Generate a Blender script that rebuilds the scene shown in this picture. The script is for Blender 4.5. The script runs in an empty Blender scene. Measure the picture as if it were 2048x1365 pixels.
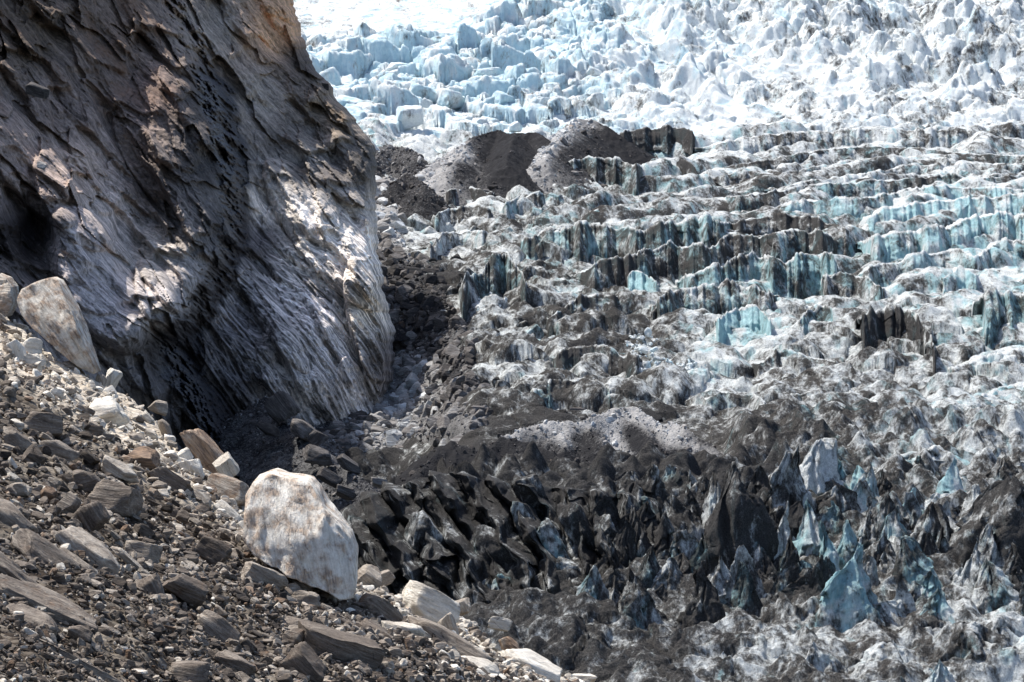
import bpy, bmesh, math, random
import numpy as np
R = math.radians
random.seed(7)
rng = np.random.default_rng(11)
sc = bpy.context.scene
col = sc.collection

# ------------------------------------------------------------------ camera
LENS, SENS, PITCH = 100.0, 36.0, R(-3.0)
K = SENS / LENS / 2048.0
cam_d = bpy.data.cameras.new('camera'); cam_d.lens = LENS; cam_d.sensor_width = SENS
cam_d.clip_start = 1.0; cam_d.clip_end = 20000
cam = bpy.data.objects.new('camera', cam_d); col.objects.link(cam)
cam.rotation_euler = (R(90) + PITCH, 0, 0); sc.camera = cam
CP, SP = math.cos(PITCH), math.sin(PITCH)

def P(px, py, D):
    """world point seen at photo position (px, py) at distance D"""
    px, py, D = np.broadcast_arrays(np.asarray(px, float), np.asarray(py, float), np.asarray(D, float))
    xc = (px - 1024) * K; zc = -(py - 682.5) * K
    return np.stack([D * xc, D * (CP - zc * SP), D * (SP + zc * CP)], -1)

# ------------------------------------------------------------------ light
SUN = np.array([-0.39, 0.29, 0.874]); SUN /= np.linalg.norm(SUN)
el = math.asin(SUN[2]); az = math.atan2(SUN[0], SUN[1])
w = bpy.data.worlds.new('World'); sc.world = w; w.use_nodes = True
nt = w.node_tree; bg = nt.nodes['Background']
sky = nt.nodes.new('ShaderNodeTexSky'); sky.sky_type = 'NISHITA'; sky.sun_disc = False
sky.sun_elevation = el; sky.sun_rotation = az; sky.altitude = 800; sky.air_density = .8; sky.dust_density = 3.0; sky.ozone_density = .6
nt.links.new(sky.outputs[0], bg.inputs[0]); bg.inputs[1].default_value = 0.15
ld = bpy.data.lights.new('sun', 'SUN'); ld.energy = 4.8; ld.angle = R(0.5); ld.color = (1, .955, .89)
lo = bpy.data.objects.new('sun', ld); col.objects.link(lo)
from mathutils import Vector, Matrix, Euler
lo.rotation_euler = Vector(SUN.tolist()).to_track_quat('Z', 'Y').to_euler()
sc.view_settings.view_transform = 'Standard'; sc.view_settings.look = 'None'
sc.view_settings.exposure = 0.64; sc.view_settings.gamma = 1.0

# ------------------------------------------------------------------ noise
_pr = np.random.default_rng(3)
PERM = np.concatenate([_pr.permutation(256)] * 2).astype(np.int32)
G3 = _pr.normal(size=(256, 3)); G3 = (G3 / np.linalg.norm(G3, axis=1)[:, None]).astype(np.float32)
J3 = _pr.random((256, 3)).astype(np.float32)
RND = _pr.random(256).astype(np.float32)

def _hash(i, j, k):
    return PERM[(PERM[(PERM[i & 255] + j) & 255] + k) & 255]

def perlin(p, seed=0):
    p = np.asarray(p, np.float32).reshape(-1, 3) + np.float32(seed * 17.31 + 100)
    out = np.empty(len(p), np.float32)
    for s in range(0, len(p), 250000):
        q = p[s:s + 250000]; i = np.floor(q).astype(np.int32); f = q - i
        u = f * f * f * (f * (f * 6 - 15) + 10)
        acc = 0
        for dx in (0, 1):
            wx = u[:, 0] if dx else 1 - u[:, 0]
            for dy in (0, 1):
                wy = u[:, 1] if dy else 1 - u[:, 1]
                for dz in (0, 1):
                    wz = u[:, 2] if dz else 1 - u[:, 2]
                    g = G3[_hash(i[:, 0] + dx, i[:, 1] + dy, i[:, 2] + dz)]
                    acc = acc + wx * wy * wz * (g[:, 0] * (f[:, 0] - dx) + g[:, 1] * (f[:, 1] - dy) + g[:, 2] * (f[:, 2] - dz))
        out[s:s + 250000] = acc
    return out * 1.5

def fbm(p, octv=4, seed=0, gain=.5, lac=2.03, ridge=False):
    p = np.asarray(p, np.float32).reshape(-1, 3); a = 1.0; t = 0; tot = 0
    for o in range(octv):
        n = perlin(p * lac ** o, seed + o * 5)
        if ridge: n = 1 - 2 * np.abs(n)
        t = t + a * n; tot += a; a *= gain
    return t / tot

def worley(p, seed=0):
    """F1, F2, random value of the nearest cell, second random, vector to its centre"""
    p = np.asarray(p, np.float32).reshape(-1, 3) + np.float32(seed * 13.7 + 100)
    F1 = np.empty(len(p), np.float32); F2 = F1.copy(); r1 = F1.copy(); r2 = F1.copy(); dv = np.empty((len(p), 3), np.float32)
    for s in range(0, len(p), 250000):
        q = p[s:s + 250000]; i = np.floor(q).astype(np.int32); f = q - i
        b1 = np.full(len(q), 9, np.float32); b2 = b1.copy(); bh = np.zeros(len(q), np.int32); bd = np.zeros((len(q), 3), np.float32)
        flat = np.all(p[:1, 2] == p[:, 2]) if s == 0 else flat
        for dx in (-1, 0, 1):
            for dy in (-1, 0, 1):
                for dz in ((0,) if flat else (-1, 0, 1)):
                    h = _hash(i[:, 0] + dx, i[:, 1] + dy, i[:, 2] + dz)
                    v = J3[h] + np.array([dx, dy, dz], np.float32) - f
                    if flat: v = v * np.array([1, 1, 0], np.float32)
                    d = np.sqrt((v * v).sum(1)); c = d < b1
                    b2 = np.where(c, b1, np.minimum(b2, d)); b1 = np.where(c, d, b1)
                    bh = np.where(c, h, bh); bd[c] = v[c]
        F1[s:s + 250000] = b1; F2[s:s + 250000] = b2; r1[s:s + 250000] = RND[bh]; r2[s:s + 250000] = RND[(bh * 7 + 31) & 255]; dv[s:s + 250000] = bd
    return F1, F2, r1, r2, dv

def sstep(a, b, x):
    t = np.clip((x - a) / (b - a), 0, 1); return t * t * (3 - 2 * t)

def idw(px, py, pts, n, power=2.6):
    px = np.asarray(px, float); py = np.asarray(py, float); sh = px.shape
    px = px.ravel(); py = py.ravel(); acc = np.zeros((len(px), n)); ws = np.zeros(len(px))
    for q in pts:
        d2 = (px - q[0]) ** 2 + (py - q[1]) ** 2 + 400.0
        ww = d2 ** (-power / 2); ws += ww; acc += ww[:, None] * np.array(q[2:2 + n])
    return (acc / ws[:, None]).reshape(sh + (n,))

# ------------------------------------------------------------------ mesh helpers
def mesh_from(name, V, F4=None, F3=None, attrs=None, mat=None, smooth=True):
    me = bpy.data.meshes.new(name)
    V = np.ascontiguousarray(V, np.float32).reshape(-1, 3)
    me.vertices.add(len(V)); me.vertices.foreach_set('co', V.ravel())
    nq = 0 if F4 is None else len(F4); ntr = 0 if F3 is None else len(F3)
    li = []; 
    if nq: li.append(np.asarray(F4, np.int32).ravel())
    if ntr: li.append(np.asarray(F3, np.int32).ravel())
    li = np.concatenate(li); me.loops.add(len(li)); me.loops.foreach_set('vertex_index', li)
    ls = np.concatenate([np.arange(nq) * 4, nq * 4 + np.arange(ntr) * 3]).astype(np.int32)
    me.polygons.add(nq + ntr); me.polygons.foreach_set('loop_start', ls)
    me.polygons.foreach_set('use_smooth', np.full(nq + ntr, smooth, bool))
    me.update(calc_edges=True)
    for k, a in (attrs or {}).items():
        a = np.ascontiguousarray(a, np.float32)
        if a.ndim == 1:
            at = me.attributes.new(k, 'FLOAT', 'POINT'); at.data.foreach_set('value', a)
        else:
            at = me.attributes.new(k, 'FLOAT_VECTOR', 'POINT'); at.data.foreach_set('vector', a.ravel())
    if mat: me.materials.append(mat)
    return me

def grid_faces(nr, nc, wrap=False):
    r = np.arange(nr - 1)[:, None]; c = np.arange(nc if wrap else nc - 1)[None, :]
    c2 = (c + 1) % nc
    return np.stack([r * nc + c, r * nc + c2, (r + 1) * nc + c2, (r + 1) * nc + c], -1).reshape(-1, 4)

def link(name, me, loc=(0, 0, 0), label=None, cat=None, group=None, kind=None, **props):
    o = bpy.data.objects.new(name, me); col.objects.link(o); o.location = [float(v) for v in loc]
    if label: o['label'] = label
    if cat: o['category'] = cat
    if group: o['group'] = group
    if kind: o['kind'] = kind
    for k, v in props.items(): o[k] = v
    return o

# ------------------------------------------------------------------ materials
class MB:
    def __init__(s, name):
        s.m = bpy.data.materials.new(name); s.m.use_nodes = True; s.t = s.m.node_tree
        s.b = s.t.nodes['Principled BSDF']
    def put(s, sock, v):
        if hasattr(v, 'is_output'): s.t.links.new(v, sock)
        else: sock.default_value = v
    def node(s, ty): return s.t.nodes.new(ty)
    def pos(s): return s.node('ShaderNodeNewGeometry').outputs['Position']
    def obj(s): return s.node('ShaderNodeTexCoord').outputs['Object']
    def rand(s): return s.node('ShaderNodeObjectInfo').outputs['Random']
    def attr(s, n, vec=False, ty='GEOMETRY'):
        a = s.node('ShaderNodeAttribute'); a.attribute_name = n; a.attribute_type = ty
        return a.outputs['Vector' if vec else 'Fac']
    def mapp(s, v, scale=(1, 1, 1), rot=(0, 0, 0)):
        m = s.node('ShaderNodeMapping'); s.put(m.inputs[0], v); m.inputs['Scale'].default_value = scale; m.inputs['Rotation'].default_value = rot
        return m.outputs[0]
    def noise(s, v, scale, det=5, rough=.6, dist=0, ridged=False):
        n = s.node('ShaderNodeTexNoise'); s.put(n.inputs['Vector'], v); n.inputs['Scale'].default_value = scale
        n.inputs['Detail'].default_value = det; n.inputs['Roughness'].default_value = rough; n.inputs['Distortion'].default_value = dist
        return n.outputs['Fac']
    def voro(s, v, scale, feat='F1', out='Distance', rnd=1):
        n = s.node('ShaderNodeTexVoronoi'); n.feature = feat; s.put(n.inputs['Vector'], v); n.inputs['Scale'].default_value = scale
        n.inputs['Randomness'].default_value = rnd
        return n.outputs[out]
    def math(s, op, a, b=0.0, c=0.0, clamp=False):
        n = s.node('ShaderNodeMath'); n.operation = op; n.use_clamp = clamp
        s.put(n.inputs[0], a); s.put(n.inputs[1], b); s.put(n.inputs[2], c); return n.outputs[0]
    def step(s, x, a, b, lo=0.0, hi=1.0):
        n = s.node('ShaderNodeMapRange'); n.interpolation_type = 'SMOOTHSTEP'
        for i, v in enumerate((x, a, b, lo, hi)): s.put(n.inputs[i], v)
        return n.outputs[0]
    def mix(s, f, a, b, mode='MIX'):
        n = s.node('ShaderNodeMix'); n.data_type = 'RGBA'; n.blend_type = mode
        cs = [i for i in n.inputs if i.type == 'RGBA']
        s.put(n.inputs[0], f)
        for sk, v in zip(cs, (a, b)): s.put(sk, v if hasattr(v, 'is_output') or len(v) == 4 else (*v, 1))
        return [o for o in n.outputs if o.type == 'RGBA'][0]
    def ramp(s, f, stops):
        n = s.node('ShaderNodeValToRGB'); s.put(n.inputs[0], f); e = n.color_ramp.elements
        while len(e) < len(stops): e.new(.5)
        for el_, (p_, c_) in zip(e, stops): el_.position = p_; el_.color = (*c_, 1)
        return n.outputs[0]
    def bump(s, h, dist, strength=1.0, normal=None):
        n = s.node('ShaderNodeBump'); s.put(n.inputs['Height'], h); n.inputs['Distance'].default_value = dist; n.inputs['Strength'].default_value = strength
        if normal is not None: s.put(n.inputs['Normal'], normal)
        return n.outputs[0]
    def done(s, color, rough=.8, normal=None, spec=.3):
        s.put(s.b.inputs['Base Color'], color); s.put(s.b.inputs['Roughness'], rough); s.b.inputs['Specular IOR Level'].default_value = spec
        if normal is not None: s.put(s.b.inputs['Normal'], normal)
        return s.m

def ice_material(name, coarse=1.0, grey=.46, top=.74, b0=(.15, .345, .385), b1=(.37, .60, .635)):
    m = MB(name); p = m.pos()
    v1 = m.mapp(p, (1, .6, .58), (.0, .35, .2)); n1 = m.noise(v1, .36 * coarse, 7, .60, .6)
    v2 = m.mapp(p, (1, 1, .55), (.0, .5, .3)); n2 = m.noise(v2, 1.5 * coarse, 6, .66, .4)
    n = m.math('ADD', m.math('MULTIPLY', n1, .66), m.math('MULTIPLY', n2, .34))
    d = m.attr('dirt'); thr = m.math('MULTIPLY_ADD', d, -.27, .64)
    v4 = m.mapp(p, (1, .8, .45), (.0, .25, 0)); n4 = m.noise(v4, 2.6 * coarse, 6, .75)          # fine dirty rills
    n = m.math('ADD', n, m.math('MULTIPLY_ADD', n4, .30, -.15))
    mk = m.step(n, m.math('SUBTRACT', thr, .11), m.math('ADD', thr, .10))
    rill = m.math('MULTIPLY', m.step(n4, .57, .68), m.step(d, .02, .35))
    mk = m.math('MAXIMUM', mk, m.math('MULTIPLY', rill, .62))
    nb = m.noise(m.mapp(p, (1, .6, .45)), .33 * coarse, 5, .55, .8)
    b = m.attr('blue'); tb = m.math('MULTIPLY_ADD', b, -.40, .695)
    bk = m.step(nb, m.math('SUBTRACT', tb, .10), m.math('ADD', tb, .12))
    ng = m.noise(p, 5.0 * coarse, 6, .8)
    white = m.mix(m.step(ng, .41, .59), (grey * .97, grey * 1.04, grey * 1.04), (top * .965, top, top * .985))
    blue = m.mix(m.step(n2, .35, .65), b0, b1)
    veil = m.math('MULTIPLY', m.step(m.math('ADD', n, m.math('MULTIPLY_ADD', d, .40, -.28)), .36, .62), m.step(d, .0, .45))
    white = m.mix(m.math('MULTIPLY', veil, .78), white, (.25, .245, .232))
    ice = m.mix(m.math('MULTIPLY', bk, .85), white, blue)
    dk = m.mix(m.step(ng, .38, .66), (.009, .0085, .009), (.085, .076, .068))
    dk = m.mix(m.math('MULTIPLY', m.step(d, .6, 1.0), .72), dk, m.mix(m.step(ng, .4, .7), (.012, .012, .0135), (.046, .044, .046)))
    c = m.mix(m.math('MULTIPLY', mk, .93), ice, dk)
    rough = m.math('MULTIPLY_ADD', mk, .35, .45)
    h = m.math('ADD', m.math('MULTIPLY', ng, .65), m.math('MULTIPLY', n2, .8))
    h = m.math('ADD', h, m.math('MULTIPLY', n4, .3))
    r_ = m.done(c, rough, m.bump(h, .55 / coarse, .85), .3)
    m.put(m.b.inputs['Specular IOR Level'], m.math('MULTIPLY_ADD', mk, -.22, .26)); return r_

ICE = ice_material('glacier_ice')
SNOWICE = ice_material('icefall_ice', .62,   .76, .92, (.40, .62, .72), (.62, .80, .86))

def rock_material(name, per_object=True, world=False, scale=1.0, cool=False):
    """tone 0 dark .. 1 pale ; rust 0..1 ; layered along the local X axis"""
    m = MB(name)
    if world:
        tone = m.attr('tone'); rust = m.attr('rust'); v = m.pos()
    else:
        tone = m.attr('tone', ty='OBJECT'); rust = m.attr('rust', ty='OBJECT'); v = m.obj()
        off = m.node('ShaderNodeVectorMath'); off.operation = 'ADD'; m.put(off.inputs[0], v)
        sc_ = m.node('ShaderNodeVectorMath'); sc_.operation = 'SCALE'; m.put(sc_.inputs[0], (7.0, 31.0, 13.0)); m.put(sc_.inputs['Scale'], m.rand())
        m.put(off.inputs[1], sc_.outputs[0]); v = off.outputs[0]
    vl = m.mapp(v, (.22, .6, 1.6), (0, .12, 0))
    n1 = m.noise(vl, 3.0 * scale, 7, .68, .5); n2 = m.noise(v, 2.2 * scale, 6, .65); n3 = m.noise(v, 16 * scale, 4, .75)
    nl = m.noise(vl, 11 * scale, 4, .6, .3)
    t = m.math('ADD', tone, m.math('MULTIPLY_ADD', n1, .85, -.425)); t = m.math('ADD', t, m.math('MULTIPLY_ADD', n3, .34, -.17))
    t = m.math('ADD', t, m.math('MULTIPLY_ADD', nl, .42, -.21))
    c = m.ramp(t, [(0, (.022, .021, .021)), (.22, (.072, .058, .047)), (.42, (.165, .138, .114)), (.62, (.33, .288, .24)), (.82, (.57, .53, .46)), (1, (.78, .74, .66))])
    if cool: c = m.mix(1.0, c, (.90, 1.0, 1.16), 'MULTIPLY')
    rk = m.step(m.math('ADD', n2, m.math('MULTIPLY_ADD', rust, .62, -.38)), .38, .62)
    rc = m.mix(m.step(nl, .35, .65), (.15, .095, .068), (.36, .235, .145))
    c2 = m.mix(m.math('MULTIPLY', rk, .72), c, m.mix(.55, rc, c, 'OVERLAY'))
    crack = m.step(m.voro(m.mapp(v, (.5, .8, 1.1)), 1.7 * scale, 'DISTANCE_TO_EDGE'), .0, .018)
    c2 = m.mix(m.math('MULTIPLY', m.math('MULTIPLY', m.math('SUBTRACT', 1.0, crack), m.step(n2, .48, .58)), .6), c2, (.03, .028, .027))
    h = m.math('ADD', m.math('MULTIPLY', n1, .9), m.math('MULTIPLY', nl, .4)); h = m.math('ADD', h, m.math('MULTIPLY', n3, .22))
    return m.done(c2, .82, m.bump(h, .16 / scale, .9), .12)

ROCK = rock_material('boulder_rock'); FARROCK = rock_material('talus_rock', scale=.45, cool=True)
PEBB = rock_material('stone_rock', world=True, scale=1.6); RUBB = rock_material('rubble_rock', world=True, scale=.6, cool=True)

def ground_material(name, lo, hi, scale):
    m = MB(name); p = m.pos()
    n = m.noise(p, .5 * scale, 8, .7); n2 = m.noise(p, 6 * scale, 6, .8); cell = m.voro(p, 5 * scale, out='Color')
    sep = m.node('ShaderNodeSeparateColor'); m.put(sep.inputs[0], cell)
    dis = m.voro(p, 5 * scale)
    f = m.math('ADD', m.math('MULTIPLY', n, .7), m.math('MULTIPLY_ADD', sep.outputs[0], .30, 0.0)); f = m.math('ADD', f, m.math('MULTIPLY_ADD', n2, .5, -.3))
    f = m.math('ADD', f, m.math('MULTIPLY_ADD', m.attr('tone'), 1.35, -.675))
    c = m.mix(m.math('MULTIPLY', f, 1.0, clamp=True), lo, hi)
    h = m.math('SUBTRACT', m.math('MULTIPLY', n2, .6), dis)
    return m.done(c, .92, m.bump(h, .12 / scale, .8), .05)

GRAVEL = ground_material('scree_gravel', (.042, .033, .026), (.58, .51, .415), 1.0)
FARGRAVEL = ground_material('moraine_gravel', (.022, .022, .024), (.34, .335, .33), .95)

def cliff_material():
    m = MB('cliff_rock'); f = m.attr('fol', True); p = m.pos(); c0 = m.attr('col', True)
    vl = m.mapp(f, (.10, 1, .5)); n1 = m.noise(vl, .55, 9, .68, .5); n2 = m.noise(m.mapp(f, (.13, 1, .6)), 2.6, 6, .65, .3)
    n3 = m.noise(p, 1.3, 7, .74); n4 = m.noise(p, .12, 5, .6)
    t = m.math('ADD', m.math('MULTIPLY', n1, .5), m.math('MULTIPLY', n2, .28)); t = m.math('ADD', t, m.math('MULTIPLY_ADD', n3, .52, -.09))
    k = m.step(t, .42, .70, .60, 2.0)
    ns = m.noise(m.mapp(f, (.035, 1, .25)), 1.5, 5, .62, .2)
    k = m.math('MULTIPLY', k, m.step(m.math('MULTIPLY_ADD', m.math('SUBTRACT', ns, .5), m.math('MULTIPLY_ADD', m.attr('strip'), .8, .25), .5), .40, .60, .45, 1.6))
    vm = m.node('ShaderNodeVectorMath'); vm.operation = 'SCALE'; m.put(vm.inputs[0], c0); m.put(vm.inputs['Scale'], k)
    c = vm.outputs[0]
    ru = m.step(m.math('ADD', n4, m.math('MULTIPLY_ADD', n2, .5, -.25)), .5, .68)
    c = m.mix(m.math('MULTIPLY', m.math('MULTIPLY', ru, m.attr('rust')), .75), c, (.21, .125, .08))
    wet = m.attr('wet'); wk = m.step(m.math('ADD', wet, m.math('MULTIPLY_ADD', n1, .7, -.35)), .35, .7)
    c = m.mix(m.math('MULTIPLY', wk, .85), c, (.022, .021, .025))
    h = m.math('ADD', m.math('MULTIPLY', n1, 1.1), m.math('MULTIPLY', n2, .45)); h = m.math('ADD', h, m.math('MULTIPLY', n3, .5))
    rough = m.math('MULTIPLY_ADD', wk, -.42, .85)
    return m.done(c, rough, m.bump(h, .45, .85), .2)
CLIFF = cliff_material()

# ------------------------------------------------------------------ ice: depth of the glacier under each line of sight
DGY = [-80, 250, 270, 430, 600, 740, 880, 1010, 1150, 1365, 1520]
DGD = [740, 692, 680, 566, 480, 424, 380, 352, 330, 300, 284]
def Dg(px, py):
    px = np.asarray(px, float); py = np.asarray(py, float)
    return np.interp(py, DGY, DGD) * (1 + .10 * sstep(960, 780, px) * sstep(560, 760, py))
DIRT = [(800,400,.75,0),(900,330,.5,.1),(900,450,.38,.1),(870,560,.95,0),(820,700,.95,0),(900,700,.9,0),(880,800,.85,0),(1000,760,.75,.1),(1000,560,.6,.4),(960,630,.5,.0),
(1100,480,.55,.6),(1100,640,.72,.3),(1200,700,.70,.2),(1200,400,.52,.4),(1350,350,.42,.3),(1500,300,.45,.1),(1700,300,.50,.15),(1950,280,.36,.2),(1500,400,.56,.2),(1700,400,.44,.3),(1950,420,.2,.45),(1500,500,.58,.5),(1700,520,.54,.45),(1950,520,.28,.6),(1500,660,.3,.8),(1750,680,.66,.3),(1950,640,.32,.6),(1400,740,.3,.5),(1300,800,.58,.3),(1550,800,.68,.2),(1800,800,.62,.3),(2000,800,.42,.5),(1950,900,.42,.45),(1700,950,.58,.45),(1500,980,.85,.2),(1350,980,.88,.1),(1450,1100,.9,.1),(1200,1000,.95,.0),(1300,1080,.92,.05),(1200,1080,.95,0),(1000,1000,.97,0),(850,1050,1,0),(1000,1150,.95,0),(1200,1150,.82,.1),(1000,1250,.72,.15),(1200,1250,.72,.1),(1200,1340,.74,.1),(1400,1200,.68,.12),(1450,1300,.72,.1),(1650,1100,.58,.5),(1600,1250,.6,.3),(1800,1250,.60,.3),(2000,1200,.54,.3),(2000,1050,.7,.1),(2000,1320,.36,.35),(1750,1330,.54,.2),(1100,850,.9,0),(1000,900,1,0),(1300,860,.95,0),(700,900,.9,0),(600,1000,.9,0),(1300,680,.6,.3),(1150,560,.55,.5),
(700,50,.14,.0),(800,150,.06,.75),(700,250,0,.7),(1000,200,.1,.75),(1200,100,.17,.6),(1400,200,.1,.4),(1500,80,.28,.2),(1700,100,.38,.1),(1900,100,.42,.2),(2000,200,.42,.1),(1700,230,.1,.1),(1450,250,.05,.3),(1300,30,.22,.5),(1000,60,.14,.3),(850,280,0,.2)]
def db(px, py):
    a = idw(px, py, DIRT, 2); return a[..., 0], a[..., 1]

def warp(p, s, a, seed):
    return p + a * np.stack([fbm(p * s, 2, seed), fbm(p * s, 2, seed + 9), 0 * p[:, 0]], 1)

def glacier_height(px, py, X, Y):
    """ice relief in metres above the mean surface"""
    xy = np.stack([X, Y, np.zeros_like(X)], 1)
    bot = sstep(1080, 1170, py); mid = sstep(900, 800, py); black = sstep(1500, 1350, px) * sstep(900, 980, py) * (1 - bot)
    wall = (1 - bot) * (1 - mid)
    # small pinnacles
    q = warp(xy * np.array([1, .75, 1]), .22, 2.0, 4)
    F1, F2, r1, r2, dv = worley(q / 4.2, 1)
    pin = np.clip(1 - F1 * 1.15, 0, 1) ** 1.2 * (1.2 + 4.2 * r1)
    F1, F2, r1, r2, dv = worley(q / 1.9, 2)
    pin2 = np.clip(1 - F1 * 1.1, 0, 1) * (.3 + 1.5 * r1)
    rg = fbm(xy / np.array([9, 5, 1]), 4, 6, ridge=True)
    # arcuate steps of the middle part: steep fronts facing down-valley, gentle backs, running obliquely across
    hill = sstep(830, 880, px) * sstep(1500, 1440, px) * sstep(805, 840, py) * sstep(985, 950, py)
    c = py + .125 * (px - 1500)
    ph = np.interp(c, DGY, DGD) / 24.0 + 1.15 * fbm(xy / np.array([45, 60, 1]), 3, 21) + .26 * fbm(xy / np.array([8, 12, 1]), 4, 22)
    fr = ph - np.floor(ph)
    saw = np.where(fr < .30, np.sin(np.clip(fr / .30, 0, 1) * math.pi / 2) ** 1.2, 1 - ((fr - .30) / .70) ** 1.5)
    amp = 4.6 + 6.0 * fbm(np.stack([X / 13, np.floor(ph) * 7.7, 0 * X], 1), 3, 23)
    lefty = sstep(1300, 1050, px)
    face = sstep(.30, .20, fr) * sstep(0, .06, fr)
    st = saw * np.clip(amp, .6, 9)
    fl = fbm(np.stack([X / 2.2, Y / 9, 0 * X], 1), 4, 24, ridge=True)
    st2 = fbm(xy / np.array([5.5, 4.5, 1]), 4, 25, ridge=True)
    lm = sstep(560, 690, py)
    q = warp(xy * np.array([1, .8, 1]), .16, 2.6, 14)
    F1, F2, r1, r2, dv = worley(q / np.array([7.5, 6.0, 1]), 16)
    xo = X * math.cos(R(-24)) + Y * math.sin(R(-24)); yo = -X * math.sin(R(-24)) + Y * math.cos(R(-24))
    blk = np.clip(1 - F1 ** 2 * 1.2, -.3, 1) * (1.2 + 3.0 * r1) + dv[:, 1] * 1.2
    blk = blk + 3.0 * fbm(np.stack([xo / 17, yo / 10, 0 * X], 1), 3, 18, gain=.42, ridge=True) + 1.0 * fbm(np.stack([xo / 5.5, yo / 4.5, 0 * X], 1), 3, 19, gain=.4, ridge=True)
    mixb = np.clip(.25 + .65 * lm + .7 * lefty + .5 * fbm(xy / np.array([30, 22, 1]), 2, 27), 0, .92)
    face = face * (1 - mixb); st = st * (1 - mixb) + blk * mixb
    glacier_height.face = face * mid; glacier_height.band = np.floor(ph)
    rg3 = fbm(np.stack([xo / 7.5, yo / 5, 0 * X], 1), 3, 26, gain=.4, ridge=True)
    h = bot * (pin * .35 + pin2 * .45 + rg * 1.6 + rg3 * 1.5 + blk * .5 - 1.8) + mid * (st + face * fl * .22 + st2 * (.6 + .5 * lefty) + rg * .4 - 1.5) + wall * (pin * .7 + rg * 1.6 + st2 + rg3 * 2.2) * (1 - .8 * hill) - 2.0 * hill * wall
    rough = fbm(xy / 2.2, 4, 31)
    uh = sstep(740, 800, px) * sstep(1340, 1290, px) * sstep(355, 330, py)
    return h + rough * .13 - 2.0 * mid * (1 - uh) - 4.5 * uh

def build_glacier():
    xs = np.arange(560, 2260, 2.8); ys = np.arange(1500, 262, -.52)
    PX, PY = np.meshgrid(xs, ys); px = PX.ravel(); py = PY.ravel()
    V = P(px, py, Dg(px, py)); h = glacier_height(px, py, V[:, 0], V[:, 1])
    gul = sstep(1010, 850, px) * sstep(330, 420, py) * sstep(1000, 900, py)
    h = h * (1 - .7 * gul)
    # broad hump of black ice in front, below the gravel cones
    V[:, 2] += h
    H2 = h.reshape(PX.shape); cv = H2.copy()
    for ax, k_ in ((0, 7), (1, 3)):
        acc = 0
        for q in range(-k_, k_ + 1): acc = acc + np.roll(cv, q, ax)
        cv = acc / (2 * k_ + 1)
    rim = np.clip((H2 - cv).ravel() / .55, -1, 1)
    d, b = db(px, py)
    d = d + .16 * np.clip(rim, 0, 1) * sstep(-.2, .3, fbm(V / 9.0, 3, 47))
    # crests of the relief stay dirtier on the lower part, cleaner on the upper
    nn = fbm(V / np.array([14, 14, 9]), 3, 44)
    fc = glacier_height.face; bn = fbm(np.stack([glacier_height.band * 3.7, V[:, 0] / 40, 0 * h], 1), 2, 45)
    d = d + .30 * bn * sstep(860, 800, py)
    d = np.clip(d + .26 * nn + .22 * fc - .06 + .10 * sstep(760, 900, py), 0, 1); b = np.clip(b * .85 + .35 * fc - .12, 0, 1)
    me = mesh_from('glacier', V, grid_faces(len(ys), len(xs))[:, ::-1], None, {'dirt': d, 'blue': b}, ICE)
    link('glacier', me, kind='structure', label='dirty crevassed glacier tongue filling the valley below the cliff')

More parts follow.
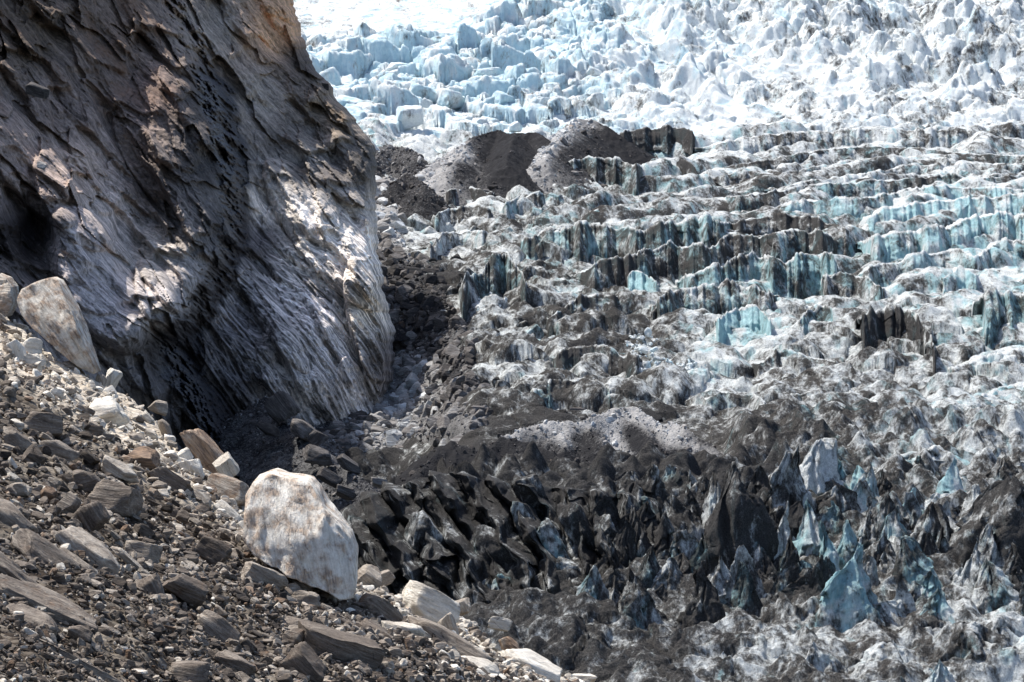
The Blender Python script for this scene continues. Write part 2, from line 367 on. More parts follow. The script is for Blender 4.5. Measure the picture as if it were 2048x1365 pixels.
def Df(py): return np.interp(py, [-120, 0, 300, 340], [872, 830, 696, 684])
def build_icefall():
    xs = np.arange(470, 2260, 2.3); ys = np.arange(330, -110, -.55)
    PX, PY = np.meshgrid(xs, ys); px = PX.ravel(); py = PY.ravel()
    V = P(px, py, Df(py)); X, Y = V[:, 0], V[:, 1]
    xy = np.stack([X, Y, 0 * X], 1)
    left = sstep(1320, 1050, px); snow = sstep(1050, 900, px + 1.2 * (py - 60)) * sstep(105, 75, py)
    foot = sstep(230, 285, py)
    q = warp(xy, .10, 3.0, 3)
    F1, F2, r1, r2, dv = worley(q / np.array([11, 9, 1]), 5)
    crk = np.clip(.16 - (F2 - F1), 0, .16) / .16
    big = r1 * 5.0 + dv[:, 0] * (r2 - .5) * 7 + dv[:, 1] * (1.5 + 3 * r2) - np.clip(.12 - (F2 - F1), 0, 1) * 18 * (1 - foot)
    q = warp(xy, .25, 1.6, 8)
    F1, F2, r1, r2, dv = worley(q / np.array([5.0, 4.2, 1]), 6)
    med = r1 * 4.0 + dv[:, 0] * (r2 - .5) * 4 + dv[:, 1] * (r1 - .3) * 3 - np.clip(.15 - (F2 - F1), 0, 1) * 8
    F1, F2, r1, r2, dv = worley(q / np.array([1.9, 1.7, 1]), 7)
    sml = r1 * 1.3 + dv[:, 1] * (r2 - .5) * 1.5
    rg = fbm(xy / np.array([3, 2.0, 1]), 4, 9)
    ln = fbm(xy / np.array([7, 1.6, 1]), 4, 12, ridge=True)
    F1, F2, r1, r2, dv = worley(q / np.array([9.5, 6.5, 1]), 13)
    lumps = np.clip(1 - F1 ** 2 * 1.3, -.2, 1) * (1.5 + 5.5 * r1) + dv[:, 0] * (r2 - .5) * 4
    F1, F2, r1, r2, dv = worley(q / np.array([3.6, 2.6, 1]), 14)
    lumps2 = np.clip(1 - F1 ** 2 * 1.3, -.2, 1) * (.5 + 2.2 * r1)
    bil = fbm(xy / np.array([12, 6, 1]), 4, 15, ridge=True)
    msk = sstep(-.25, .25, fbm(xy / np.array([26, 18, 1]), 3, 17))
    h = left * (big + .55 * med + .4 * lumps2 + .8 * bil) + (1 - left) * ((.25 + 1.0 * msk) * (lumps + .8 * lumps2) + (.4 + .9 * msk) * 2.2 * bil + .3 * msk * med + 4.5 * fbm(xy / np.array([24, 13, 1]), 3, 16, ridge=True))
    h = h * (1 - .93 * snow) + snow * ln * .9
    h = h * (1 - .55 * foot) + rg * .55
    V[:, 2] += h
    d, b = db(px, py)
    d = np.clip(d + .28 * fbm(V / np.array([16, 16, 10]), 3, 51) - .05, 0, 1) * .95
    b = np.clip(b * .9 + .35 * crk * left, 0, 1)
    me = mesh_from('icefall', V, grid_faces(len(ys), len(xs))[:, ::-1], None, {'dirt': d, 'blue': b}, SNOWICE)
    link('icefall', me, kind='structure', label='bright white and blue icefall broken into blocks behind the glacier')
    return

# ------------------------------------------------------------------ ice ridges (serac walls)
def ridge(pts, f, label, dirt=None, blue=None, top=14., topdirt=None, taper=.10, jag=.15, lean=.95, seed=None, group='long ice ridges crossing the glacier'):
    seed = seed if seed is not None else len(col.objects)
    pts = np.array(pts, float); seg = np.hypot(*np.diff(pts, axis=0).T); L = np.concatenate([[0], np.cumsum(seg)])
    n = max(24, int(L[-1] / 1.7)); u = np.linspace(0, L[-1], n)
    cx = np.interp(u, L, pts[:, 0]); cy = np.interp(u, L, pts[:, 1])
    k = np.exp(-np.linspace(-2, 2, 9) ** 2); k /= k.sum()
    cy = np.convolve(np.pad(cy, 4, mode='edge'), k, 'valid')
    tp = sstep(0, taper, u / L[-1]) * sstep(0, taper, 1 - u / L[-1]); tp = .12 + .88 * tp
    o1 = np.stack([u / 34, 0 * u + seed, 0 * u], 1); fj = fbm(o1, 4, seed % 50)
    F1, F2, r1, r2, dv = worley(np.stack([u / 22, 0 * u + seed * .37, 0 * u], 1), seed % 40)
    fh = f * tp * (1 + .25 * fj)
    cyj = cy - fh * jag * (fj * 2.0 + (r1 - .5) * .45 - F1 * .5)
    by = cy + fh
    Db = Dg(cx, by); mpp = Db * K
    Dc = Db + lean * fh * mpp
    base = P(cx, by, Db); crest = P(cx, cyj, Dc)
    NF, NT = max(14, int(f / 1.5)), 20
    rows = []; tt = []
    for t in np.linspace(-.35, 1, NF):
        q = base + (crest - base) * t
        q[:, 1] -= fh * mpp * .16 * math.sin(max(t, 0) * math.pi)
        rows.append(q); tt.append(t)
    step_ = fh * mpp
    for s in np.linspace(0, 1, NT)[1:]:
        q = crest.copy(); q[:, 1] += s * top
        q[:, 2] += .12 * step_ * math.sin(min(1, s * 6) * math.pi) - s * top * .03 - sstep(.75, 1, s) * 6
        rows.append(q); tt.append(1 + s)
    V = np.array(rows); tt = np.array(tt)[:, None] + 0 * u[None]
    U = np.broadcast_to(u[None] , tt.shape)
    m_ = (mpp * f)[None]
    face = sstep(-.05, .12, tt) * sstep(1.12, .95, tt)
    # vertical flutes and broken columns on the face
    q = np.stack([(U + 26 * tt) * K * 450 / 6.0, tt * 1.3 + seed, 0 * U], -1).reshape(-1, 3)
    fl = fbm(q, 4, seed % 30).reshape(tt.shape)
    w1, w2, c1, c2, _ = worley(np.stack([(U + 34 * tt) * K * 450 / 4.6 + fl * .5, tt * 1.1 + seed, 0 * U], -1).reshape(-1, 3), seed % 25)
    c1 = c1.reshape(tt.shape); w1 = w1.reshape(tt.shape)
    V[..., 1] -= face * m_ * (.20 * fl + .16 * (c1 - .5) * sstep(-.2, .3, fl))
    n3 = 1.6 * fbm(V.reshape(-1, 3) / np.array([3.0, 3.0, 2.6]), 5, 17, gain=.45).reshape(tt.shape)
    V[..., 1] -= n3 * .45 * face; V[..., 2] += n3 * (.22 + .25 * (tt > 1))
    V[..., 2] += (tt > 1.01) * fbm(V.reshape(-1, 3) / np.array([6, 4, 3]), 3, 19).reshape(tt.shape) * .9
    cpx = np.broadcast_to(cx[None], tt.shape); cpy = np.broadcast_to(by[None], tt.shape)
    d0, b0 = db(cpx, cpy)
    d = d0 if dirt is None else np.full(tt.shape, float(dirt)); b = b0 if blue is None else np.full(tt.shape, float(blue))
    lf = fbm(np.stack([U / 60, tt * .3, 0 * U + seed], -1).reshape(-1, 3), 3, 8).reshape(tt.shape)
    td = d * .55 if topdirt is None else np.full(tt.shape, float(topdirt))
    dd = np.where(tt > 1.04, td, d + .30 * lf + .10 * np.exp(-((tt - .97) / .06) ** 2))
    bb = np.where(tt > 1.02, .08, b - .22 * lf + .08)
    Vf = V.reshape(-1, 3); org = np.array([base[n // 2][0], base[n // 2][1], base[n // 2][2]])
    me = mesh_from('ice_ridge', Vf - org, grid_faces(V.shape[0], n), None, {'dirt': np.clip(dd, 0, 1).ravel(), 'blue': np.clip(bb, 0, 1).ravel()}, ICE)
    return link('ice_ridge', me, org, label, 'ice ridge', group)

RIDGES = [
 ([(1390,300),(1481,276),(1622,264),(1762,258),(1856,262),(2110,243)], 28, 'highest pale grey ice ridge along the brow below the icefall', .34, .25, 20),
 ([(1440,338),(1500,326),(1575,314),(1669,297),(1730,293),(1809,297),(1931,309),(2110,312)], 26, 'ice ridge with a row of black dirty patches just below the brow', .62, .3, 10),
 ([(1397,361),(1481,342),(1556,351),(1645,332),(1762,316),(1847,314),(1950,328),(2100,332)], 22, 'thin grey and white ice ridge second below the brow', .42, .3, 10),
 ([(1528,381),(1622,363),(1716,350),(1809,333),(1903,332),(1973,352),(2100,344)], 22, 'ice ridge with a broad bright snowy top below the brow', .30, .3, 16),
 ([(1416,400),(1528,390),(1622,372),(1716,366),(1833,357),(1903,352),(1973,358),(2100,351)], 30, 'ice ridge with a greenish dark dirty band across its face', .60, .4, 6),
 ([(1528,424),(1622,400),(1716,403),(1809,381),(1903,375),(2100,380)], 36, 'ice ridge with white top and pale blue broken face at the valley side', .30, .55, 14),
 ([(1725,462),(1738,438),(1760,422),(1790,418),(1856,404),(1950,395),(2110,389)], 58, 'tall rounded cyan ice cliff with smooth bulging left end', .12, .75, 14),
 ([(1450,452),(1500,438),(1552,431),(1622,437),(1669,449),(1715,472)], 46, 'dark convex ice bank streaked with dirt right of the fluted ridges', .72, .3, 12),
 ([(1100,345),(1122,333),(1176,318),(1237,322),(1290,340)], 56, 'black-streaked ice wall with blue stripes below the dark gravel hills', .66, .5, 10),
 ([(1280,332),(1310,320),(1350,318),(1385,330),(1400,350)], 26, 'short black-capped ice wall beside the black-streaked wall', .8, .3, 8),
 ([(1230,276),(1262,262),(1310,258),(1350,254),(1380,262),(1395,280)], 34, 'dark crusted ice ridge on the skyline next to the gravel hill', .82, .25, 8),
 ([(885,390),(923,377),(951,379),(995,392)], 32, 'low dark grey ice hump beside the rubble gully', .75, .1, 10),
 ([(1180,424),(1223,417),(1268,416)], 26, 'short smooth cyan ice ledge below the black-streaked wall', .15, .9, 6),
 ([(1030,505),(1044,487),(1082,460),(1129,459),(1190,452),(1251,454),(1275,468),(1350,446),(1400,436),(1480,450)], 74, 'long tall ice wall banded cyan and black with bright rim', .50, .7, 16),
 ([(1140,556),(1199,526),(1247,519),(1341,492),(1411,501),(1458,475),(1500,471),(1556,473),(1594,461),(1640,466),(1690,492)], 56, 'dark fluted ice wall with deep vertical grooves', .70, .45, 10),
 ([(1355,566),(1397,543),(1434,539),(1472,525),(1509,512),(1575,525),(1603,514),(1664,512),(1682,548)], 62, 'jagged crested ice wall fluted in cyan and grey', .46, .75, 10),
 ([(1295,618),(1320,605),(1364,583),(1420,576),(1453,568),(1500,576),(1560,594)], 62, 'lower jagged ice wall with half dark and half cyan face', .55, .5, 10),
 ([(1252,556),(1270,546),(1295,552),(1318,572)], 46, 'small smooth bright cyan ice step between the fluted walls', .1, .95, 6),
 ([(1425,648),(1450,630),(1481,617),(1519,617),(1550,655)], 72, 'brightest turquoise ice block face with sharp left edge', .08, .98, 8),
 ([(1590,650),(1612,632),(1645,614),(1664,622),(1672,650)], 66, 'leaning dirty ice block with pale blue side near the turquoise face', .45, .6, 6),
 ([(1712,655),(1735,634),(1762,622),(1800,616),(1833,632),(1860,668),(1876,712)], 92, 'massive dark grey rounded ice block standing above the lower glacier', .80, .3, 12),
 ([(1955,606),(1980,592),(2048,588),(2130,590)], 112, 'tall blue-grey ice cliff with a flat top at the valley side', .42, .75, 14),
 ([(1715,490),(1740,482),(1786,468),(1875,460),(1940,440),(1997,430),(2110,440)], 62, 'cyan ice ridge with a thick snow-white rounded top', .22, .75, 16),
 ([(1700,560),(1760,530),(1823,519),(1912,501),(1950,518),(1997,486),(2110,482)], 42, 'broken pale ice ridge below the snow-white ridge', .28, .6, 10),
 ([(1300,630),(1330,606),(1362,590)], 40, 'narrow dark ice fin left of the half cyan wall', .75, .3, 6),
 ([(1085,640),(1120,622),(1157,600),(1200,590),(1245,596)], 50, 'dark grey shattered ice wall above the patch of crushed white ice', .74, .3, 10),
 ([(915,590),(932,560),(962,545),(985,520),(1010,512),(1040,540),(1060,580)], 92, 'grey pyramid of ice with cyan left foot beside the rubble gully', .62, .5, 10),
 ([(1100,720),(1140,700),(1190,690),(1240,706),(1290,730)], 60, 'black-dusted ice bank above the lower gravel hills', .82, .25, 12),
 ([(1640,560),(1680,548),(1730,556),(1770,580)], 44, 'small broken ice bank in the hollow below the snow-white ridge', .45, .4, 8),
 ([(1880,560),(1920,540),(1960,552)], 40, 'small white ice hump before the blue-grey cliff', .15, .6, 8),
 ([(1500,730),(1570,705),(1640,716),(1700,740)], 40, 'brown-streaked low ice bank below the turquoise face', .62, .25, 12),
 ([(1890,750),(1950,722),(2020,706),(2110,700)], 46, 'smooth white ice swell with dark streaks low on the valley side', .3, .5, 14),
 ([(1560,800),(1640,780),(1720,790),(1770,815)], 34, 'low streaky ice swell above the tall spires', .55, .3, 12),
 ([(1940,820),(2000,775),(2060,770),(2130,780)], 50, 'rounded cyan ice bulge above the spires at the valley side', .15, .85, 12),
 ([(1400,800),(1450,785),(1500,790),(1540,812)], 36, 'dirty white ice bank right of the lower gravel hills', .5, .3, 10),
 ([(1050,790),(1100,770),(1160,762),(1210,770),(1230,800)], 46, 'shattered grey ice bank with a blue patch behind the lower gravel hills', .62, .4, 10),
 ([(860,440),(900,420),(950,415),(990,425)], 34, 'pale dirty ice step above the rubble gully', .45, .2, 8),
 ([(850,500),(890,470),(930,462),(980,470)], 40, 'pale cream ice step lower beside the rubble gully', .35, .2, 8),
 ([(1000,420),(1040,398),(1090,385),(1130,392)], 40, 'grey jagged ice wall left of the smooth cyan ledge', .55, .3, 8),
 ([(1380,480),(1430,470),(1490,462)], 20, 'thin dirt-capped ice rim above the dark fluted wall', .8, .2, 8),
]
# ------------------------------------------------------------------ ice spires
def spire_mesh(H, rx, ry, seed, blunt=0., sharp=1.0, dirt=.5, blue=.3, lean=(0, 0), nth=104, nz=64, name='ice_spire', mat=None):
    rs = np.random.default_rng(seed); th = np.linspace(0, 2 * math.pi, nth, endpoint=False); t = np.linspace(0, 1, nz)
    npl = int(rs.integers(5, 8)); aa = np.sort((np.arange(npl) + rs.uniform(-.35, .35, npl)) / npl * 2 * math.pi)
    nzp = rs.uniform(.45, 1.15, npl); op = rs.uniform(.82, 1.12, npl)
    T, TH = np.meshgrid(t, th, indexing='ij'); cx, sx = np.cos(TH), np.sin(TH)
    q = np.stack([cx * 1.2 + seed, sx * 1.2, T * 1.1], -1).reshape(-1, 3)
    thw = TH + .35 * fbm(q, 3, seed % 37).reshape(T.shape)
    Zn = T * 1.3 - .3
    prof = Zn ** (1 / sharp) if False else np.sign(Zn) * np.abs(Zn) ** (1.3 / max(sharp, .5))
    r = np.full(T.shape, 1.6)
    for a_, z_, o_ in zip(aa, nzp, op):
        c_ = np.cos(thw - a_); v_ = np.maximum(o_ * 1.0 - prof * (o_ * (1 - blunt * .75)) , 0) * (.85 + .3 * z_) / np.maximum(c_, .12)
        r = np.minimum(r, v_)
    r = np.maximum(r, .012 + .10 * blunt * (T < .985))
    fl = fbm(np.stack([cx * 2.4 + seed, sx * 2.4, T * .8], -1).reshape(-1, 3), 4, seed % 31, ridge=True).reshape(T.shape)
    w = worley(np.stack([cx * 1.7, sx * 1.7, T * 1.6 + seed * .31], -1).reshape(-1, 3), seed % 41)
    blk = (w[2] - .5 + w[4][:, 2] * (w[3] - .5)).reshape(T.shape)
    r = r * (1 + .17 * fl + .40 * blk)
    for _ in range(3):
        c0 = rs.uniform(0, 6.28) if _ else rs.uniform(4.2, 5.2); dth = np.abs((TH + .5 * (T - .4) * rs.normal() - c0 + math.pi) % (2 * math.pi) - math.pi)
        r = r * (1 - rs.uniform(.15, .42) * np.exp(-(dth / rs.uniform(.07, .14)) ** 2) * sstep(rs.uniform(.95, 1.05), .7, T))
    X = cx * r * rx; Y = sx * r * ry; Z = Zn * H
    bend = fbm(np.stack([T * 1.8, 0 * T + seed * 1.7, 0 * T], -1).reshape(-1, 3), 2, 5).reshape(T.shape)
    X = X + lean[0] * np.clip(Zn, 0, 1) ** 1.4 * H + bend * rx * .45; Y = Y + lean[1] * np.clip(Zn, 0, 1) ** 1.4 * H
    V = np.stack([X, Y, Z], -1)
    for _ in range(5):
        a_ = rs.uniform(0, 6.28); n_ = np.array([math.cos(a_) * rs.uniform(.6, 1), math.sin(a_) * rs.uniform(.6, 1), rs.uniform(.15, .75) * rx / H * 2.2]); n_ /= np.linalg.norm(n_)
        zc = rs.uniform(.30, .85) * H; rr_ = rx * max(0.05, 1.05 - zc / H) * rs.uniform(.45, 1.0)
        dd = V @ n_ - (n_[0] * (bend.mean() * rx * .45) + n_[2] * zc + rr_ * math.hypot(n_[0], n_[1])); V = V - np.clip(dd, 0, None)[..., None] * .85 * n_
    q = V.reshape(-1, 3) / (rx * .8) + np.array([0, 0, seed * 2.3])
    k1, k2, k3, k4, kd = worley(q * np.array([1, 1, .62]), seed % 23)
    V = V + ((k3 - .5) * .42 + kd[:, 2] * (k4 - .5) * .5).reshape(T.shape)[..., None] * rx * (1 - .7 * T)[..., None] * np.stack([cx, sx, 0 * cx], -1)
    q = V.reshape(-1, 3) / (rx * 1.0) * np.array([1, 1, .7]) + seed * 2.3
    wv = np.stack([fbm(q, 3, 61), fbm(q, 3, 67), fbm(q, 3, 71)], 1).reshape(V.shape)
    V = V + wv * rx * (.34 * (1 - .6 * T))[..., None]
    n5 = fbm(V.reshape(-1, 3) / (rx * .20) * np.array([1, 1, .6]), 4, 13).reshape(T.shape)
    V = V + (n5 * .17 * rx * (1 - .6 * T))[..., None] * np.stack([cx, sx, 0 * cx + .3], -1)
    jag = np.clip(fbm(np.stack([cx * 1.6 + seed, sx * 1.6, 0 * T], -1).reshape(-1, 3), 3, 23).reshape(T.shape) + .1, 0, 1)
    V[..., 2] *= (1 - .30 * jag * sstep(.45, .85, T))
    V[-1] = V[-3].mean(0)[None] + np.array([0, 0, .01 * H]); V[-2] = V[-2] * .5 + V[-1] * .5
    X, Y, Z = V[..., 0], V[..., 1], V[..., 2]
    lf = fbm(np.stack([X / rx, Y / ry, Z / H * 1.5 + seed], -1).reshape(-1, 3), 4, 2) + .35 * fl.ravel() - .15
    d = np.clip(dirt - .02 + .48 * lf, 0, 1); b = np.clip(blue - .35 * lf, 0, 1)
    F = grid_faces(nz, nth, True)
    return mesh_from(name, V.reshape(-1, 3), F, None, {'dirt': d, 'blue': b}, mat or ICE)

SPIRES = [ # apex x, apex y, base y, half width, dirt, blue, blunt, sharp, label
 (1477,889,1164,62,.93,.2,0,.8,'tallest black ice spire with a blue cleft, beside the leaf-shaped fin'),
 (1407,937,1068,24,.92,.05,.25,.9,'narrow leaf-shaped black ice fin between pale slabs'),
 (1440,945,1110,24,.35,.1,.15,.9,'pale grey ice slab leaning against the tallest black spire'),
 (1385,930,1050,18,.35,.1,.1,.9,'slim pale ice slab on the left of the leaf-shaped fin'),
 (1576,872,1098,34,.62,.1,.75,1,'grey flat-topped ice column with vertical dark stripes'),
 (1618,880,1050,36,.25,.1,.6,1,'white flat-topped ice face joined to the striped column'),
 (1624,995,1170,40,.32,.6,0,.9,'pale blue ice spire with brown cap standing before the striped column'),
 (1699,1057,1280,48,.34,.6,.05,.85,'large blue-white ice spire with a double crest and a long left slope'),
 (1742,916,1070,30,.55,.45,0,.9,'pointed grey ice spire with a blue hollow in its face'),
 (1680,928,1092,38,.82,.2,0,.9,'dark brown triangular ice spire behind the double-crested spire'),
 (1667,883,1000,46,.5,.4,.2,.9,'broad streaked ice peak behind the dark brown triangle'),
 (1784,953,1134,32,.88,.3,0,.85,'black wedge of ice with a narrow dark slot at its foot'),
 (1817,966,1095,27,.3,.5,0,.8,'slender white ice spire beside the black wedge'),
 (1904,903,1050,38,.28,.5,0,.9,'tall white ice spire with fine grey streaks'),
 (1842,1036,1108,30,.28,.75,.05,.9,'white ice spire with a deep blue crack'),
 (1866,1086,1180,33,.18,.7,.1,.9,'clean pale cyan ice fin with an arched top'),
 (1891,1102,1186,24,.42,.5,.1,.9,'grey-blue ice fin leaning on the cyan arched fin'),
 (1780,1168,1274,40,.25,.3,0,.95,'small white-tipped ice pyramid below the black wedge'),
 (1693,1197,1282,24,.45,.3,0,1,'small needle of ice at the foot of the double-crested spire'),
 (1916,1003,1095,42,.72,.1,.1,.9,'brown dirt-striped ice block right of the blue crack spire'),
 (2022,948,1182,78,.85,.1,.35,.8,'huge dark dirt-covered ice block at the valley side'),
 (1941,1189,1345,62,.70,.15,.15,.9,'wide grey ice mound with layered dark bands'),
 (1780,1262,1356,48,.42,.25,0,1,'low whitish ice pyramid in front of the layered mound'),
 (1626,1284,1372,32,.5,.2,0,1,'small grey ice pinnacle in front of the double-crested spire'),
 (1875,1309,1410,30,.35,.3,0,1,'small curved white ice pinnacle before the layered mound'),
 (1254,928,1036,36,.72,.1,.3,.9,'grey-black ice tower right below the gravel slope'),
 (1250,1007,1130,28,.92,.05,0,.85,'thin black ice fin in front of the grey-black tower'),
 (1374,1127,1204,36,.9,.1,.1,1,'black rounded ice horn near the tallest black spire'),
 (1279,1098,1178,40,.5,.25,.1,.95,'dirty white ice pyramid left of the black horn'),
 (1378,1065,1165,46,.96,0,.5,.8,'smooth black ice hump below the leaf-shaped fin'),
 (1842,879,978,56,.2,.45,.5,.8,'broad white ice buttress with bluish face behind the spires'),
 (1966,895,980,56,.32,.3,.3,.8,'wide pale ice peak behind the huge dark block'),
 (1770,828,886,52,.62,.2,.6,.7,'square-shouldered ice block with a dark right half above the spires'),
 (1302,915,1060,28,.85,.1,.1,.85,'dark grooved ice pillar next to the deep black hole'),
 (1345,905,1036,38,.9,.05,.1,.85,'black silt-covered ice buttress under the gravel ridge'),
 (1486,1164,1218,26,.3,.3,.1,1,'small white ice tooth at the foot of the tallest black spire'),
 (1515,1152,1210,20,.3,.5,0,1,'tiny blue-white ice tooth right of the small white tooth'),
 (1985,1080,1230,46,.55,.3,.1,.9,'grey ice peak in front of the huge dark block'),
 (1550,1010,1120,26,.9,.1,.1,.9,'black ice fin right of the tallest black spire'),
 (1745,1010,1130,26,.6,.4,0,.9,'streaked brown ice needle between the black wedge and the double-crested spire'),
 (2010,1235,1350,48,.28,.4,.05,1,'clean white ice slope rising at the valley side'),
]
ice_refs = []
def put_spire(row, i):
    ax, ay, by, hw, d, b, bl, sh, lab = row
    D = float(Dg(ax, by)); m_ = D * K; H = (by - ay) * m_; rx = hw * m_
    me = spire_mesh(H * 1.06, rx * 1.6, rx * 1.3, 100 + i, bl, sh, d, b, lean=(rng.uniform(-.12, .12), .18))
    o = link('ice_spire', me, P(ax, by, D + rx * .35), lab, 'ice spire', 'ice spires of the lower glacier')
    ice_refs.append((ax, ay, lab))

# ------------------------------------------------------------------ angular rocks and blocks
_bm = bmesh.new(); bmesh.ops.create_icosphere(_bm, subdivisions=5, radius=1)
ICO5 = (np.array([v.co[:] for v in _bm.verts]), np.array([[v.index for v in f.verts] for f in _bm.faces])); _bm.free()
_bm = bmesh.new(); bmesh.ops.create_icosphere(_bm, subdivisions=4, radius=1)
ICO4 = (np.array([v.co[:] for v in _bm.verts]), np.array([[v.index for v in f.verts] for f in _bm.faces])); _bm.free()
_bm = bmesh.new(); bmesh.ops.create_icosphere(_bm, subdivisions=2, radius=1)
ICO2 = (np.array([v.co[:] for v in _bm.verts]), np.array([[v.index for v in f.verts] for f in _bm.faces])); _bm.free()

def chip(base, seed, nplanes=14, soft=.82, rough=.05, layer=.05):
    r = np.random.default_rng(seed); v = base.copy()
    box = np.array([[1, 0, 0], [-1, 0, 0], [0, 1, 0], [0, -1, 0], [0, 0, 1], [0, 0, -1]], float) + r.normal(0, .22, (6, 3))
    pl = np.concatenate([box, r.normal(size=(nplanes, 3))]); pl /= np.linalg.norm(pl, axis=1)[:, None]
    off = np.concatenate([r.uniform(.5, .68, 6), r.uniform(.62, .9, nplanes)])
    for n_, o_ in zip(pl, off):
        dd = v @ n_ - o_; v = v - np.outer(np.clip(dd, 0, None) * .97, n_)
    v /= np.abs(v).max(0)
    nn = fbm(v * 1.7 + seed * 3.1, 5, seed % 60, gain=.55)
    ll = fbm(np.stack([v[:, 0] * .6, v[:, 1] * 1.3, v[:, 2] * 6 + seed], 1), 3, 7)
    nr = v / np.linalg.norm(v, axis=1)[:, None]
    return v + nr * (nn * rough * 2 + ll * layer)[:, None]

def rot_axis(a): return Matrix.Rotation(a, 4, 'Y')

SCREE = {}
def scree_plane():
    A, B, C = P(0, 550, 115), P(1200, 1365, 85), P(0, 1365, 50)
    n = np.cross(B - A, C - A); n = n / np.linalg.norm(n)
    if n[2] < 0: n = -n
    return A, n
PA, PN = scree_plane()
def Ds(px, py):
    d = P(px, py, 1.0); return (PA @ PN) / (d @ PN)

def hero(px, py, ln, th, ang, D, label, cat, mat, name, dep=.8, seed=0, nplanes=12, rough=.05, layer=.05, sink=.0, group=None, attrs=None, twist=None, ico=None, **props):
    """one angular block, long axis tilted in the plane facing the viewer; ang > 0 runs down to the right"""
    r = np.random.default_rng(seed + 500); m_ = D * K
    a, c = ln * m_ / 2, th * m_ / 2; b = (a * c) ** .5 * dep if dep < 2 else dep
    ico = ico or ICO4
    v = chip(ico[0], seed, nplanes, rough=rough, layer=layer) * np.array([a, b, c])
    at = None
    if attrs: at = attrs(v / np.array([a, b, c]), seed)
    me = mesh_from(name, v, None, ico[1], at, mat)
    o = link(name, me, P(px, py, D + b * .35), label, cat, group, **props)
    tw = r.uniform(-.35, .35) if twist is None else twist
    o.rotation_euler = (Matrix.Rotation(R(ang), 4, 'Y') @ Matrix.Rotation(tw, 4, 'X') @ Matrix.Rotation(r.uniform(-.3, .3), 4, 'Z')).to_euler()
    return o

def outline_rock(pts, D, thick, label, cat, mat, name, seed=0, grain=0, **props):
    """boulder whose silhouette follows a measured outline, with real thickness"""
    pts = np.array(pts, float); nx_ = np.roll(pts, -1, 0); pts = np.concatenate([pts + (nx_ - pts) * t_ for t_ in np.linspace(0, .9, 10)]); c = (pts.min(0) + pts.max(0)) / 2; m_ = D * K
    q = (pts - c) * np.array([1, -1]) * m_; an = np.arctan2(q[:, 1], q[:, 0])
    o_ = np.argsort(an); an = an[o_]; q = q[o_]; rr = np.hypot(*q.T)
    an3 = np.concatenate([an - 2 * math.pi, an, an + 2 * math.pi]); rr3 = np.tile(rr, 3)
    v = ICO5[0]; th = np.arctan2(v[:, 2], v[:, 0]); rho = np.hypot(v[:, 0], v[:, 2])
    rad = np.interp(th, an3, rr3); r = np.random.default_rng(seed); s = rr.mean()
    f = np.clip(rho * 1.12, 0, 1) ** .8
    X = np.cos(th) * rad * f; Z = np.sin(th) * rad * f; Q = np.stack([X, 0 * X, Z], 1)
    wq = Q + .10 * s * np.stack([fbm(Q / s * 1.6 + seed, 4, 141), 0 * X, fbm(Q / s * 1.6 + seed, 4, 142)], 1)
    hf = np.full(len(X), thick * .5)                     # broken faces: the lowest of several tilted planes
    for i in range(11):
        g = r.normal(size=2); g /= np.hypot(*g); sl = r.uniform(.12, .55)
        hf = np.minimum(hf, thick * r.uniform(.40, .52) + .42 * sl * s - sl * (wq[:, 0] * g[0] + wq[:, 2] * g[1]))
    hf = np.maximum(hf, thick * .12) * np.clip((1 - rho) * 9, 0, 1) ** .5
    ga = R(grain); lx = wq[:, 0] * math.cos(ga) - wq[:, 2] * math.sin(ga); lz = wq[:, 0] * math.sin(ga) + wq[:, 2] * math.cos(ga)
    st = fbm(np.stack([lx * .8 / s, lz * 5.5 / s, 0 * lx + seed], 1), 5, 143, gain=.58, ridge=True)
    W1, W2, q1, q2, _ = worley(np.stack([lx * 1.3 / s, lz * 3.4 / s, 0 * lx + seed * .7], 1), 33)
    Y = np.sign(v[:, 1]) * hf * (1 + .14 * (q1 - .5)) + np.where(v[:, 1] < 0, -1, 1) * st * .10 * s * np.clip((1 - rho) * 12, 0, 1)
    V = np.stack([X, Y, Z], 1); nn = fbm(V / s * 3.5 + seed, 5, seed % 50, gain=.58)
    V = V + nn[:, None] * np.array([.028, .06, .028]) * s
    V[:, 1] += V[:, 2] * .52
    Rg = np.array(Matrix.Rotation(R(grain), 3, 'Y')); V = V @ Rg
    me = mesh_from(name, V, None, ICO5[1], None, mat)
    o = link(name, me, P(c[0], c[1], D + thick * .3), label, cat, None, **props); o.rotation_euler = (0, R(grain), 0)
    return o

# ------------------------------------------------------------------ setting: scree slope, cliff, gully, hillside
CREST = np.array([(-120,520),(-60,560),(0,612),(60,668),(120,728),(200,772),(250,800),(330,856),(380,905),(430,960),(490,1000),(600,1085),(715,1160),(760,1172),(830,1202),(930,1240),(1000,1298),(1100,1348),(1200,1395),(1400,1480)], float)
def crest_y(px): return np.interp(px, CREST[:, 0], CREST[:, 1])
SHADE = np.array([(-200,640),(-60,750),(0,785),(90,845),(200,905),(330,985),(420,1040),(500,1100),(560,1150),(690,1235),(760,1280),(850,1325),(960,1385),(1040,1430),(1300,1560)], float)  # edge between sunlit crest strip and shaded scree, painted into the tones

